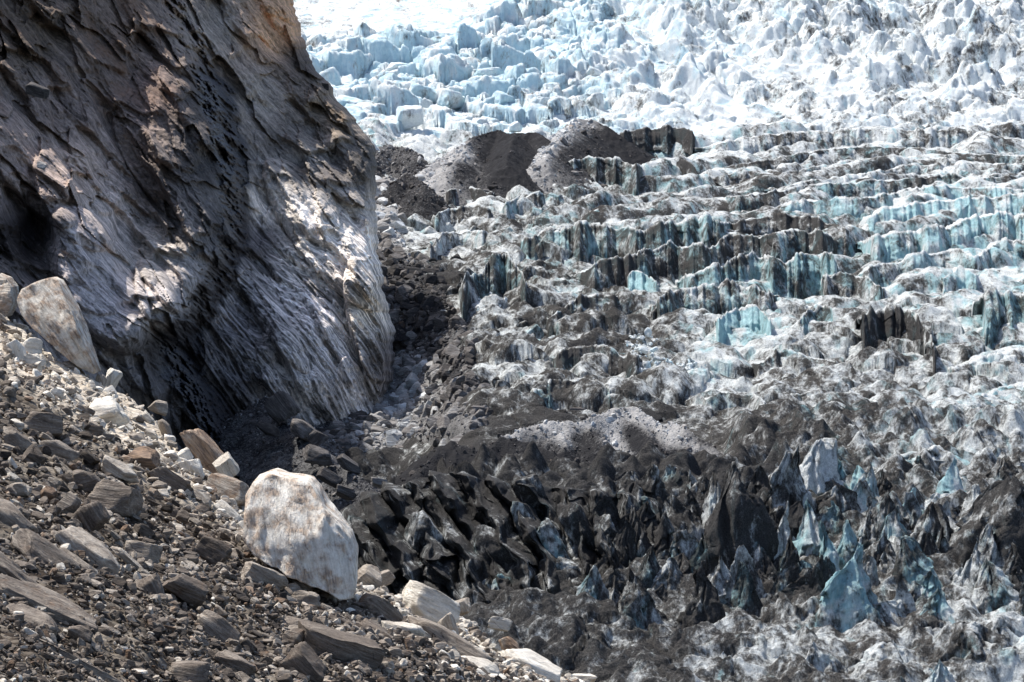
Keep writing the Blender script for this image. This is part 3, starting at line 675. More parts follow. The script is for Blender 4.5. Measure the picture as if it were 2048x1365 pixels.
def build_scree():
    xs = np.arange(-90, 1400, 2.6); nr = 400
    s = np.linspace(0, 1, nr)[:, None]; cy = crest_y(xs)[None]
    PX = np.broadcast_to(xs[None], (nr, len(xs))); PY = cy + (1470 - cy) * s
    px, py = PX.ravel(), PY.ravel(); V = P(px, py, Ds(px, py))
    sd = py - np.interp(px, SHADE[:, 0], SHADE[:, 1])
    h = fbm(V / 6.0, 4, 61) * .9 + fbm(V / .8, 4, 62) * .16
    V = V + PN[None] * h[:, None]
    tone = .26 + .58 * sstep(20, -70, sd) + .25 * fbm(V / 2.5, 3, 63)  # sunlight on the crest strip put in as paler gravel
    V = V.reshape(nr, len(xs), 3); back = []
    for k in (1.0, 3.0, 7.0, 14.0, 26.0):
        q = V[0].copy(); q[:, 0] += k * .5; q[:, 1] += k * .8; q[:, 2] -= k * 1.25; back.append(q)
    VV = np.concatenate([np.array(back[::-1]), V]); tn = np.concatenate([np.full(5 * len(xs), .4), tone])
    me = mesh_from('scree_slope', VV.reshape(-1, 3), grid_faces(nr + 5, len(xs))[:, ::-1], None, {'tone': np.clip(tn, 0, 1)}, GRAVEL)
    link('scree_slope', me, kind='structure', label='grey scree slope of broken rock falling away to the glacier')

EDGE = np.array([(-300,545),(-60,578),(0,588),(60,602),(130,626),(170,660),(205,676),(240,712),(300,755),(360,752),(420,752),(520,758),(600,772),(660,786),(760,788),(800,772),(860,756),(920,745),(1100,735)], float)
GULLY = np.array([(-300,270),(0,345),(90,385),(170,425),(280,455),(400,472),(480,468),(560,436),(640,392),(700,356),(760,376),(860,436),(960,492),(1100,540)], float)
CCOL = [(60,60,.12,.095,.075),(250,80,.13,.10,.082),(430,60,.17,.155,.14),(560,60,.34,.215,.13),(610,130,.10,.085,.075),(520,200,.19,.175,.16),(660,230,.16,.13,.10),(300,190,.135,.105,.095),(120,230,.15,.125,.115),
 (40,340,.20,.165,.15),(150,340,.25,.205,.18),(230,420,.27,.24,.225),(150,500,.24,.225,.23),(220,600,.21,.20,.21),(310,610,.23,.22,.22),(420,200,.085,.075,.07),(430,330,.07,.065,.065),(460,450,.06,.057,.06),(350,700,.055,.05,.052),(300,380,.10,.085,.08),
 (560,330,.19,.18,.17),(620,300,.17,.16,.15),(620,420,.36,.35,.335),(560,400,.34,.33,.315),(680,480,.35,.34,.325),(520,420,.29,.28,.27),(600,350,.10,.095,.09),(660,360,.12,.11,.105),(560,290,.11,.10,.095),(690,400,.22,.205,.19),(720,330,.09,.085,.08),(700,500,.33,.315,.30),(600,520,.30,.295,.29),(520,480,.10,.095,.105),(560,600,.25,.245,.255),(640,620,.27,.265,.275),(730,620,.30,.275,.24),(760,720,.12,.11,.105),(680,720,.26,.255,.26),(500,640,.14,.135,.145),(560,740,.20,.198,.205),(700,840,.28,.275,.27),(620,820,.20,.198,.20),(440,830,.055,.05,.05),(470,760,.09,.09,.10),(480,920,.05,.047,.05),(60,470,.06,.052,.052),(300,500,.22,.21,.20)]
def build_cliff():
    ys = np.arange(-70, 1010, 1.5); nc = 470
    ex = np.interp(ys, EDGE[:, 1 - 1], EDGE[:, 1]) if False else np.interp(ys, EDGE[:, 0], EDGE[:, 1])
    ex = ex + 15 * fbm(np.stack([ys / 40, 0 * ys, 0 * ys], 1), 4, 71, gain=.6)
    s = np.linspace(0, 1, nc)[None]
    PX = -130 + (ex[:, None] + 130) * s; PY = np.broadcast_to(ys[:, None], PX.shape)
    px, py = PX.ravel(), PY.ravel(); EX = np.repeat(ex, nc)
    D = 330 + 95 * np.clip(px, -130, 800) / 760 + np.where(py < 760, (760 - py) * .06, 0)
    # foliation frame in the picture plane of the wall: along (down right), across
    aa = R(50) + R(8) * sstep(450, 800, py); ca, sa = np.cos(aa), np.sin(aa)
    al = (px - 600) * ca + (py - 650) * sa; ac = -(px - 600) * sa + (py - 650) * ca
    al = al + 0; q = np.stack([al, ac, 0 * al], 1)
    wob = fbm(q / np.array([160, 60, 1]), 3, 72)
    gx = np.interp(py, GULLY[:, 0], GULLY[:, 1]); dg = px - gx
    # near buttress stands proud left of the gully, the far slab starts behind it
    dn = fbm(np.stack([al / 60, ac / 22, 0 * al], 1), 5, 77, gain=.6)
    D = D + 24 * sstep(-34, 26, dg + 14 * wob + 46 * dn) - 13 * np.exp(-((dg + 70) / 75) ** 2) * sstep(60, 260, py) * sstep(760, 640, py)
    D = D - 14 * sstep(10, 300, dg) * sstep(100, 400, py)
    def lump(cx, cy, ra, rb, ang, amp, pw=2.0):
        c, s_ = math.cos(R(ang)), math.sin(R(ang)); dx, dy = px - cx, py - cy
        e = ((dx * c + dy * s_) / ra) ** 2 + ((-dx * s_ + dy * c) / rb) ** 2
        return -amp * np.clip(1 - e, 0, 1) ** (1 / pw)
    D = D + lump(195, 560, 165, 82, 62, 11) + lump(318, 600, 88, 38, 66, 7) + lump(150, 400, 120, 60, 55, 5) + lump(60, 330, 150, 60, 55, 5) + lump(300, 330, 130, 40, 58, 5)
    D = D + lump(545, 640, 130, 26, 56, 3.5) + lump(650, 470, 190, 62, 52, 6) + lump(735, 640, 130, 42, 78, 6) + lump(420, 870, 130, 60, 62, 4) + lump(690, 200, 120, 40, 52, 4)
    D = D - lump(60, 470, 130, 46, 75, 4) - lump(345, 690, 80, 60, 60, 3.5) - lump(270, 320, 190, 22, 58, 4)
    low = sstep(430, 560, py) * sstep(-10, 40, dg)
    f1 = fbm(np.stack([al / 130, (ac + 9 * wob) / 17, 0 * al], 1), 5, 73, gain=.55)
    f1r = fbm(np.stack([al / 210, (ac + 16 * wob) / 13, 0 * al], 1), 4, 74, gain=.55, ridge=True)
    f2 = fbm(np.stack([px / 46, py / 46, 0 * px], 1), 6, 75, gain=.56)
    F1, F2, r1, r2, dv = worley(np.stack([al / 52 + wob, ac / 20 + wob, 0 * al], 1), 9)
    crag = (r1 - .5) + dv[:, 1] * (r2 - .5) * 1.4
    F1b, F2b, r1b, r2b, dvb = worley(np.stack([al / 19 + wob, ac / 9 + wob, 0 * al], 1), 10)
    cragb = (r1b - .5) + dvb[:, 1] * (r2b - .5) * 1.2 - .35 * np.clip(.10 - (F2b - F1b), 0, 1) * 10 * .3
    F1c, F2c, r1c, r2c, dvc = worley(np.stack([al / 95 + wob * 1.4, ac / 42 + wob, 0 * al], 1), 12)
    cragc = (r1c - .5) + dvc[:, 1] * (r2c - .5) * 1.5 + dvc[:, 0] * (r1c - .5)
    sm = 1 - .75 * sstep(500, 540, px) * sstep(330, 380, py) * sstep(700, 560, px + .4 * (py - 400))
    pat = sstep(-.22, .28, fbm(np.stack([al / 170, ac / 90, 0 * al], 1), 3, 78)); sm = sm * (.35 + .65 * pat)
    smooth_l = np.exp(-(((px - 200) / 120) ** 2 + ((py - 550) / 130) ** 2))
    tl = al / 125 + 1.1 * fbm(np.stack([al / 240, ac / 75, 0 * al], 1), 3, 79); tl = tl - np.floor(tl)
    ta = ac / 70 + .9 * fbm(np.stack([al / 210, ac / 120, 0 * al], 1), 3, 80); ta = ta - np.floor(ta)
    ledge = 2.8 * (np.minimum(tl / .86, (1 - tl) / .14) - .5) * (1 - .75 * low) + 3.4 * (np.minimum(ta / .8, (1 - ta) / .2) - .5)
    D = D - ledge * (.35 + .65 * pat) - .9 * f1 * (1 - .3 * low) - low * 2.0 * f1r - (1.9 * f2 + 4.0 * cragc * (1 - .7 * low) + 1.5 * crag * (1 - .75 * low) * (.3 + .7 * pat) + .7 * cragb * (1 - .5 * low) * pat) * (1 - .72 * smooth_l) * (.4 + .6 * sm)
    D = D - .5 * fbm(np.stack([al / 14, ac / 5, 0 * al], 1), 3, 76)
    rim = np.clip((px - (EX - 26)) / 26, 0, 1); D = D + 16 * (1 - np.sqrt(np.clip(1 - rim ** 2, 0, 1)))
    V = P(px, py, D).reshape(len(ys), nc, 3)
    back = []
    for k in (6, 20, 50, 110):
        q_ = V[:, -1].copy(); q_[:, 1] += k; q_[:, 0] -= k * .75; back.append(q_)
    VV = np.concatenate([V, np.stack(back, 1)], 1); n2 = nc + 4
    up = VV[:1].copy(); ups = []
    for k in (4, 12, 30): 
        u_ = up.copy(); u_[..., 2] += k * .1; u_[..., 0] -= k * 1.0; u_[..., 1] += k * .6; ups.append(u_)
    VV = np.concatenate([u_ for u_ in ups[::-1]] + [VV], 0); nrow = VV.shape[0]
    def ext(a):
        a = a.reshape(len(ys), nc); a = np.concatenate([a, np.repeat(a[:, -1:], 4, 1)], 1); return np.concatenate([np.repeat(a[:1], 3, 0), a], 0).ravel()
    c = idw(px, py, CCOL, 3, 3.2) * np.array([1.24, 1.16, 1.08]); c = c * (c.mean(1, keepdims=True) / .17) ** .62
    lite = np.exp(-((ac - 40 + 30 * wob) / 300) ** 2)
    wet = np.exp(-((dg + 14 * wob + 30 * dn) / 40) ** 2) * 1.0 * sstep(60, 200, py) + .65 * np.exp(-(((px - 345) / 60) ** 2 + ((py - 700) / 60) ** 2)) + .6 * np.exp(-(((px - 60) / 34) ** 2 + ((py - 470) / 90) ** 2)) + .5 * np.exp(-(((px - 430) / 50) ** 2 + ((py - 850) / 90) ** 2))
    rust = sstep(420, 120, py) * sstep(520, 200, px) + sstep(120, 40, py) * sstep(480, 540, px)
    # foliation coordinates in metres from the world position
    wd = lambda x_, y_: P(x_, y_, 330 + 95 * x_ / 760 + (760 - y_) * .06)
    e1 = wd(450, 479) - wd(350, 351); e1 /= np.linalg.norm(e1); eu = wd(400, 300) - wd(400, 420); nw = np.cross(eu, e1); nw /= np.linalg.norm(nw)
    e2 = np.cross(nw, e1); e2 /= np.linalg.norm(e2); e3 = np.cross(e1, e2)
    fol = VV.reshape(-1, 3) @ np.stack([e1, e2, e3], 1)
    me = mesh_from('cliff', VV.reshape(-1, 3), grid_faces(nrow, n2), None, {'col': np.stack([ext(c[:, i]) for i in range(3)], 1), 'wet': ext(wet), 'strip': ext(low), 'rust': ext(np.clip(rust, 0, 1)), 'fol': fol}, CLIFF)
    link('cliff', me, kind='structure', label='dark layered rock cliff rising above the glacier edge')

# gully floor / talus
GB = np.array([(250,800),(330,850),(400,842),(470,835),(510,840),(560,915),(620,930),(700,985),(760,980),(800,1000),(850,1010),(900,860),(950,800),(1000,740),(1060,700)], float)  # right border of the rubble by photo row
def build_gully():
    xs = np.arange(440, 1060, 2.0); ys = np.arange(1060, 300, -1.0)
    PX, PY = np.meshgrid(xs, ys); px = PX.ravel(); py = PY.ravel()
    V = P(px, py, Dg(px, py)); bx = np.interp(py, GB[:, 0], GB[:, 1])
    ins = sstep(40, -50, px - bx)
    V[:, 2] += -6 + 7.2 * ins + fbm(V / 7, 4, 81) * 1.5 * ins + fbm(V / 1.6, 4, 82) * .45
    tone = idw(px, py, [(790,400,.85),(800,480,.75),(800,560,.15),(850,620,.1),(800,650,.45),(840,690,.15),(820,730,.45),(900,760,.12),(850,790,.6),(800,830,.62),(760,890,.55),(620,900,.28),(540,940,.30),(700,950,.42),(800,900,.6),(560,860,.28),(880,850,.35),(780,330,.3)], 1)[:, 0]
    me = mesh_from('gully_floor', V, grid_faces(len(ys), len(xs))[:, ::-1], None, {'tone': np.clip(tone + .2 * fbm(V / 4, 3, 83), 0, 1)}, FARGRAVEL)
    link('gully_floor', me, kind='structure', label='rubble floor of the gully between cliff and glacier')
    return

def TN(pts):  # silt and gravel tones, with the flanks' light and shade painted in
    def f(V):
        px = 1024 + V[:, 0] / (V[:, 1] / CP) / K; py = 682.5 - np.tan(np.arctan2(V[:, 2], V[:, 1]) - PITCH) / K
        w_ = fbm(V / 2.2, 4, 97) * 14
        return idw(px + w_, py + w_ * .6, pts, 1, 4.5)[:, 0]
    return f

HILLV = []
def tent(name, crests, ang, xr, yr, label, cat, tone, group=None, mat=None, noise=.5, gul=.7, kind=None, step=(2., 1.), botfade=None):
    """hill of loose debris: every crest line (px, py, D) sheds slopes at the angle of repose"""
    xs = np.arange(xr[0], xr[1], step[0]); D0, D1 = yr; ds = np.arange(D0, D1, step[1] * .25)
    Xc = (xs - 1024) * K
    X = (ds[:, None] * Xc[None]); Y = np.broadcast_to(ds[:, None], X.shape)
    Q = np.stack([X.ravel(), Y.ravel(), 0 * X.ravel()], 1)
    wq = Q[:, :2] + np.stack([fbm(Q / 5, 4, 91), fbm(Q / 5, 4, 92)], 1) * .6
    Z = np.full(len(Q), -1e9); tan = math.tan(R(ang))
    for cr in crests:
        pt = P([c[0] for c in cr], [c[1] for c in cr], [c[2] for c in cr])
        for a, b in zip(pt[:-1], pt[1:]):
            ab = b[:2] - a[:2]; t = np.clip(((wq - a[:2]) @ ab) / (ab @ ab), 0, 1)
            d = np.hypot(*(wq - a[:2] - t[:, None] * ab).T); Z = np.maximum(Z, a[2] + t * (b[2] - a[2]) - d * tan)
    Z = Z + fbm(Q / 3.5, 4, 93, ridge=True) * gul + fbm(Q / .9, 3, 94) * noise * .4
    V = np.stack([Q[:, 0], Q[:, 1], Z], 1)
    # trim what lies deep under the ice: drop far-buried faces
    zc = np.interp(Q[:, 1], np.sort(Q[:, 1])[::max(1, len(Q)//50)], np.sort(Q[:, 1])[::max(1, len(Q)//50)]) * 0
    F = grid_faces(len(ds), len(xs))
    ppx = 1024 + Q[:, 0] / Q[:, 1] / K * 1.0
    ppy = 682.5 - (np.tan(np.arctan2(Z, Q[:, 1]) - PITCH)) / K
    gz = ground_z(ppx, Q[:, 1])
    keep = (Z > gz - 4.0)[F].any(1); F = F[keep]
    used = np.unique(F); remap = np.full(len(V), -1); remap[used] = np.arange(len(used))
    V = V[used]; F = remap[F]; org = np.array([V[:, 0].mean(), V[:, 1].mean(), V[:, 2].min() + 3])
    tn = tone(V) if callable(tone) else np.full(len(V), tone)
    HILLV.append(np.concatenate([V, tn[:, None]], 1))
    me = mesh_from(name, V - org, F, None, {'tone': np.clip(tn + .15 * fbm(V / 3, 3, 95), 0, 1), 'dirt': np.clip(.9 + .25 * fbm(V / 5, 3, 96), 0, 1), 'blue': np.full(len(V), .05)}, mat or FARGRAVEL)
    if kind: return link(name, me, org, label, kind=kind)
    return link(name, me, org, label, cat, group)

_gy = np.arange(-80, 1520, 4.0); _gd = np.interp(_gy, DGY, DGD); _gp = P(1400, _gy, _gd)
def ground_z(px, Y):
    o = np.argsort(_gp[:, 1]); return np.interp(Y, _gp[o, 1], _gp[o, 2])

# ------------------------------------------------------------------ loose stones
def stone_protos(n, seed, flat=(1, .8, .55)):
    return [chip(ICO2[0], seed + i, 7, rough=.03, layer=.02) * np.array(flat) for i in range(n)]

def scatter(name, label, pos, size, tone, rust, mat, seed, tilt=None, flat=(1, .8, .55), kind='stuff'):
    protos = np.array(stone_protos(10, seed, flat)); r = np.random.default_rng(seed); n = len(pos)
    k = r.integers(0, 10, n); q = r.normal(size=(n, 4)); 
    if tilt is not None:   # mostly lie flat on the slope
        base = np.array(tilt); q = q * .33 + base[None]
    q /= np.linalg.norm(q, axis=1)[:, None]
    w_, x, y, z = q.T
    Rm = np.stack([1 - 2 * (y * y + z * z), 2 * (x * y - z * w_), 2 * (x * z + y * w_), 2 * (x * y + z * w_), 1 - 2 * (x * x + z * z), 2 * (y * z - x * w_), 2 * (x * z - y * w_), 2 * (y * z + x * w_), 1 - 2 * (x * x + y * y)], 1).reshape(n, 3, 3)
    sc3 = size[:, None] * r.uniform(.7, 1.25, (n, 3))
    V = protos[k] * sc3[:, None, :]; V = np.einsum('nij,nvj->nvi', Rm, V) + pos[:, None, :]
    nv = V.shape[1]; F = (ICO2[1][None] + (np.arange(n) * nv)[:, None, None]).reshape(-1, 3)
    at = {'tone': np.repeat(tone, nv), 'rust': np.repeat(rust, nv)}
    if mat in (ICE, SNOWICE): at = {'dirt': np.repeat(tone, nv), 'blue': np.repeat(rust, nv)}
    me = mesh_from(name, V.reshape(-1, 3), None, F, at, mat, smooth=False)
    return link(name, me, kind=kind, label=label)

# ================================================================== BUILD
build_glacier(); build_icefall(); build_cliff(); build_gully(); build_scree()
for pts_, f_, lab_, d_, b_, top_ in RIDGES:
    ridge(pts_, f_ * (.85 if pts_[0][0] > 1390 else 1), lab_, min(.97, d_ + .10), b_ * .8, top_)
for i_, row_ in enumerate(SPIRES): put_spire(row_, i_)

# ---- hills of loose debris
T = tent
T('debris_hill', [[(1105,292,640),(1135,262,652),(1158,241,660),(1178,243,660),(1205,252,658),(1246,280,655)], [(1158,241,660),(1118,286,620),(1090,320,596)]], 33, (1020,1330), (575,700),
  'tall pointed grey gravel hill against the white icefall', 'debris hill', TN([(1120,275,0.94),(1150,255,0.94),(1090,300,0.90),(1100,285,0.94),(1175,252,0.73),(1180,275,0.02),(1210,272,0.03),(1150,300,0.03),(1235,285,0.04),(1165,262,0.20),(1120,310,0.10)]), 'gravel hills on the glacier')
T('debris_hill', [[(848,345,600),(900,310,622),(950,277,640),(996,264,646),(1030,272,640),(1072,268,640),(1100,288,630)], [(950,277,640),(935,300,612),(905,335,590)], [(1030,270,640),(1020,300,606),(1012,330,590)]], 33, (800,1180), (560,690),
  'wide black gravel hill left of the pointed one, below the icefall', 'debris hill', TN([(860,345,0.94),(900,320,0.90),(930,300,0.83),(880,350,0.68),(950,285,0.15),(970,300,0.03),(1000,290,0.03),(1040,300,0.05),(1060,285,0.08),(920,340,0.05),(1000,320,0.03)]), 'gravel hills on the glacier')
T('debris_hill', [[(742,328,610),(766,304,620),(790,296,622),(815,300,618),(834,310,612)]], 44, (700,880), (570,660),
  'small dark knoll at the cliff edge under the icefall', 'debris hill', .30, 'gravel hills on the glacier')
T('debris_hill', [[(795,366,575),(812,350,585),(835,360,578),(850,378,565)]], 42, (750,900), (545,620),
  'black silt mound at the top of the rubble gully', 'debris hill', .16, 'gravel hills on the glacier')
T('debris_hill', [[(1000,880,377),(1070,850,381),(1170,848,381),(1220,826,384),(1270,822,384),(1300,842,382),(1350,880,377),(1390,912,373)], [(1262,822,384),(1290,862,379),(1322,902,374),(1372,912,373)], [(1170,850,381),(1200,886,376),(1215,925,372)], [(1120,870,378),(1135,892,376),(1128,910,373)],
  [(1340,850,381),(1382,868,378),(1440,912,373),(1460,935,370)]], 38, (930,1520), (342,425),
  'broad grey gravel ridge with black silt flanks above the ice spires', 'debris hill', TN([(1020,860,0.90),(1100,840,0.94),(1170,850,0.90),(1130,875,0.88),(1220,845,0.83),(1180,870,0.08),(1190,895,0.03),(1160,880,0.05),(1225,880,0.88),(1240,910,0.83),(1270,835,0.88),(1300,850,0.92),(1340,875,0.88),(1390,895,0.68),(1285,870,0.02),(1270,890,0.02),(1310,900,0.02),(1350,920,0.02),(1262,860,0.03),(1425,905,0.70),(1410,880,0.05),(1440,900,0.05),(1380,925,0.03),(1060,890,0.30),(1100,905,0.20),(1130,915,0.04),(1080,920,0.03),(1000,890,0.20)]), 'gravel hills on the glacier')
T('debris_hill', [[(840,950,369),(880,898,375),(905,888,376),(935,896,375),(960,915,373)], [(905,888,376),(915,915,373),(900,950,369)]], 36, (790,1010), (342,410),
  'black silt cone left of the broad grey gravel ridge', 'debris hill', .04, 'gravel hills on the glacier')
T('debris_hill', [[(960,920,372),(1000,880,377),(1040,886,376),(1080,900,375),(1110,912,373)], [(1040,886,376),(1060,915,373),(1090,950,369)]], 38, (910,1180), (342,405),
  'black silt cone between the silt cone and the broad gravel ridge', 'debris hill', .05, 'gravel hills on the glacier')
T('debris_hill', [[(500,900,392),(530,800,392),(560,830,388),(600,880,378),(660,930,370),(720,960,365)]], 34, (430,800), (335,410),
  'fan of dark grey gravel at the foot of the cliff', 'debris hill', .28, 'gravel hills on the glacier')
T('debris_hill', [[(790,660,470),(830,620,490),(860,640,480),(890,690,462)]], 36, (740,960), (430,510),
  'black silt mound in the middle of the rubble gully', 'debris hill', .05, 'gravel hills on the glacier')
# dark ice mass in front, carrying the black blocks
def build_mound():
    xs = np.arange(670, 1400, 1.7); ys = np.arange(1235, 925, -1.3)
    PX, PY = np.meshgrid(xs, ys); px = PX.ravel(); py = PY.ravel()
    top = np.interp(px, [670, 700, 760, 840, 900, 1000, 1100, 1220, 1330, 1400], [1040, 1010, 985, 955, 945, 965, 975, 985, 1000, 1010])
    D = 321 + np.clip((1205 - py) / (1205 - top), -.3, 1) * 20 + np.clip(top - py, 0, 80) * .8
    side = sstep(1380, 1250, px) * sstep(670, 715, px) * sstep(1235, 1200, py)
    aa = R(58) + R(24) * sstep(1000, 1250, px); ca, sa = np.cos(aa), np.sin(aa); al = (px - 1100) * ca + (py - 1080) * sa; ac = -(px - 1100) * sa + (py - 1080) * ca
    wob = fbm(np.stack([px / 70, py / 70, 0 * px], 1), 3, 131)
    A1, A2, r1, r2, dv = worley(np.stack([al / 140 + wob * .3, ac / 54 + wob * .3, 0 * al], 1), 31)
    B1, B2, q1, q2, dw = worley(np.stack([al / 34 + wob, ac / 17 + wob, 0 * al], 1), 32)
    # leaning fins: each strip is a sharp fold, broken across by joints
    ph = ac / 47 + .55 * wob + .30 * fbm(np.stack([al / 110, ac / 60, 0 * al], 1), 3, 136) + .25 * (r1 - .5); k = np.floor(ph); fr = ph - k
    tri = np.minimum(fr / .66, (1 - fr) / .34); rs_ = fbm(np.stack([k * 7.31, al / 150, 0 * al], 1), 2, 137)
    off = fbm(np.stack([k * 3.17 + 40, 0 * al, 0 * al], 1), 1, 138)
    seg = al / 120 + 1.7 * off; sg = seg - np.floor(seg); cap = np.minimum(sg / .80, (1 - sg) / .20)
    fold = tri ** 1.15 * (6.5 + 6 * rs_) + cap * 4.2 * (.5 + rs_) + (r1 - .5) * 1.6 + 1.2 * fbm(np.stack([al / 60, ac / 22, 0 * al], 1), 4, 135)
    fine = (q1 - .5) * 1.2 + dw[:, 1] * (q2 - .5) * 1.6
    n = fbm(np.stack([al / 26, ac / 11, 0 * al], 1), 5, 133)
    top = top + 14 - 34 * tri * np.clip(.5 + rs_, 0, 1)
    D = D - side * (fold - 3.0 + fine * .6 + n * .5) + (1 - side) * 4
    pale = sstep(.12, .35, fbm(np.stack([k * 5.3 + 9, al / 90, 0 * al], 1), 2, 139)) * sstep(.45, .8, tri)
    V = P(px, py, D); V[:, 2] -= np.clip(top - 12 - py, 0, 80) * .45; lf = fbm(np.stack([al / 60, ac / 26, 0 * al], 1), 4, 134)
    d = np.clip(.96 - .30 * pale - .10 * (q1 - .5) + .16 * lf - .12 * sstep(1130, 1200, py) - .03 * sstep(1180, 1350, px), 0, 1); b = np.clip(.10 + .3 * lf + .2 * sstep(1100, 1300, px), 0, 1)
    org = P(960, 1200, 332)
    me = mesh_from('ice_mound', V - org, grid_faces(len(ys), len(xs))[:, ::-1], None, {'dirt': d, 'blue': b}, ICE)
    link('ice_mound', me, org, 'black folded mass of dirt-covered ice behind the biggest white boulder', 'ice mound')
build_mound()

# ---- blocks of ice
def ice_attr(d, b):
    def f(v, seed):
        lf = fbm(v * 1.3 + seed, 3, 2); up = np.clip(v[:, 2], 0, 1)
        return {'dirt': np.clip(d + .35 * lf, 0, 1), 'blue': np.clip(b - .3 * lf, 0, 1)}
    return f
BLACK = [
 (853,1074,95,64,35,.93,.05,'rounded grey-black ice slab split down its middle'),
 (895,1000,110,62,68,.97,0,'upright black ice block on the crest of the dark ice mound'),
 (1054,1050,92,36,66,.88,.1,'narrow pointed grey ice slab standing on the dark ice mound'),
 (1105,1095,98,40,60,.62,.45,'bluish grey rounded ice slab on the dark ice mound'),
 (996,1105,120,66,24,.92,.05,'largest dark ice block, low on the dark ice mound'),
 (948,1145,66,56,58,.9,.1,'cracked black ice block with a pale left face'),
 (1158,1060,120,50,56,.93,.05,'long triangular black ice fin leaning right'),
 (1004,1022,110,30,-40,.93,0,'slanting black ice bar that rises to the right'),
 (1132,1135,44,30,10,.6,.2,'small pale ice lump below the triangular fin'),
 (1030,1172,78,46,20,.9,.05,'dark flat ice block beneath the largest dark block'),
 (877,1152,56,42,30,.92,.1,'small black ice block near the shaded scree'),
 (800,1105,140,42,30,.97,0,'long black ice slab right behind the big white boulder'),
 (760,1035,90,60,60,.97,0,'black ice block above the big white boulder'),
 (840,1010,90,70,50,.96,.02,'broad black ice block with a faint bluish top'),
 (1060,985,70,50,60,.95,0,'black ice block beside the tan stone'),
 (1180,1140,90,44,45,.9,.05,'black ice wedge near the dirty white pyramid'),
 (1100,1170,80,44,20,.85,.1,'grey-black ice block at the lower edge of the dark mound'),
 (1215,1075,80,40,70,.93,.05,'steep black ice fin left of the dirty white pyramid'),
 (920,1060,60,30,-45,.97,0,'thin black ice bar crossing a dark hole'),
 (950,1180,90,40,25,.85,.15,'grey-black ice lump by the scree edge'),
]
BLACK = [BLACK[q] for q in (0, 2, 3, 4, 6, 8, 10, 14, 17)]
for i_, (x_, y_, l_, t_, a_, d_, b_, lab_) in enumerate(BLACK):
    hero(x_, y_, l_ * 1.15, t_ * 1.2, a_, float(321 + np.clip((1205 - y_) / 240, -.3, 1) * 20) - 1.0, lab_, 'ice block', ICE, 'ice_block', .9, 900 + i_, 20, .10, .06, group='black ice blocks behind the white boulder', attrs=ice_attr(d_ - .04, b_), ico=ICO5)

def lab_unique(lab, used):
    if lab not in used: used.add(lab); return lab
    return None

USED = set()
def spot(px, py, refs, n=2):
    d = sorted(refs, key=lambda r: (r[0] - px) ** 2 + (r[1] - py) ** 2)[:n]
    return d
def direction(px, py, r):
    a = math.degrees(math.atan2(-(py - r[1]), px - r[0])) % 360
    return ['right of', 'above and right of', 'above', 'above and left of', 'left of', 'below and left of', 'below', 'below and right of'][int((a + 22.5) // 45) % 8]
def auto_label(px, py, words, refs):
    d = spot(px, py, refs, 6)
    for k in range(1, len(d)):
        l = f"{words} {direction(px, py, d[0])} the {d[0][2]}, towards the {d[k][2]}"
        if len(l.split()) > 16: l = f"{words} {direction(px, py, d[0])} the {d[0][2]}"
        if l not in USED: USED.add(l); return l
        l = f"{words} {direction(px, py, d[k])} the {d[k][2]}"
        if l not in USED and len(l.split()) <= 16: USED.add(l); return l
    return l

IREF = [(1477,950,'tallest black spire'), (1576,900,'striped column'), (1699,1100,'double-crested spire'), (1784,1000,'black wedge'), (1866,1120,'cyan arched fin'), (2022,1050,'huge dark block'), (1941,1230,'layered mound'), (1407,1000,'leaf-shaped fin'), (1279,1130,'dirty white pyramid'), (1254,960,'grey-black tower'), (1374,1150,'black horn'), (1250,860,'broad gravel ridge'), (1095,1095,'bluish slab'), (877,1152,'small black block'), (1180,1060,'triangular black fin'), (1450,1365,'lower picture edge'), (1200,1330,'pale scree edge'), (1626,1310,'small grey pinnacle'), (1780,1300,'low whitish pyramid')]
# small pinnacles of the broken ice in front: one per place, copied from a few kinds
PRO = [spire_mesh(1.0, .46, .40, 300 + i, [0, .1, .25, .05][i % 4], [.9, 1.1, .85, 1.0][i % 4], [.45, .62, .75, .35, .55, .7, .5, .66][i % 8], [.25, .1, .05, .4, .2, .1, .3, .15][i % 8], lean=(.05, .1), nth=40, nz=28) for i in range(16)]
def small_spires(n):
    pts = []; k = 0
    while len(pts) < n and k < 8000:
        k += 1; x = rng.uniform(960, 2060); y = rng.uniform(1185, 1400)
        if y < 1215 and x > 1560: continue
        if y < crest_y(x) + 14: pass
        if y > crest_y(x) - 20: continue
        if all(((x - a) / 26) ** 2 + ((y - b) / 15) ** 2 > 1 for a, b, *_ in pts):
            pts.append((x, y))
    for j, (x, y) in enumerate(sorted(pts, key=lambda p: p[1])):
        d, b = [float(v) for v in db(x, y)]
        k = int(rng.integers(16)); D = float(Dg(x, y)); m_ = D * K; H = rng.uniform(24, 62) * m_; wd = H * rng.uniform(.85, 1.7)
        sz = 'low' if H / m_ < 40 else 'mid-sized' if H / m_ < 54 else 'tall'
        tint = ['dirty grey', 'grey-black', 'black', 'whitish', 'dirty grey', 'dark grey', 'grey', 'dark'][k % 8]
        o = link('ice_pinnacle', PRO[k], P(x, y, D), auto_label(x, y - H / m_ / 2, f'{sz} {tint} ice pinnacle', IREF), 'ice pinnacle', 'small ice pinnacles of the lower glacier')
        o.scale = (wd, wd, H); o.rotation_euler = (0, 0, rng.uniform(0, 6.28))
small_spires(100)
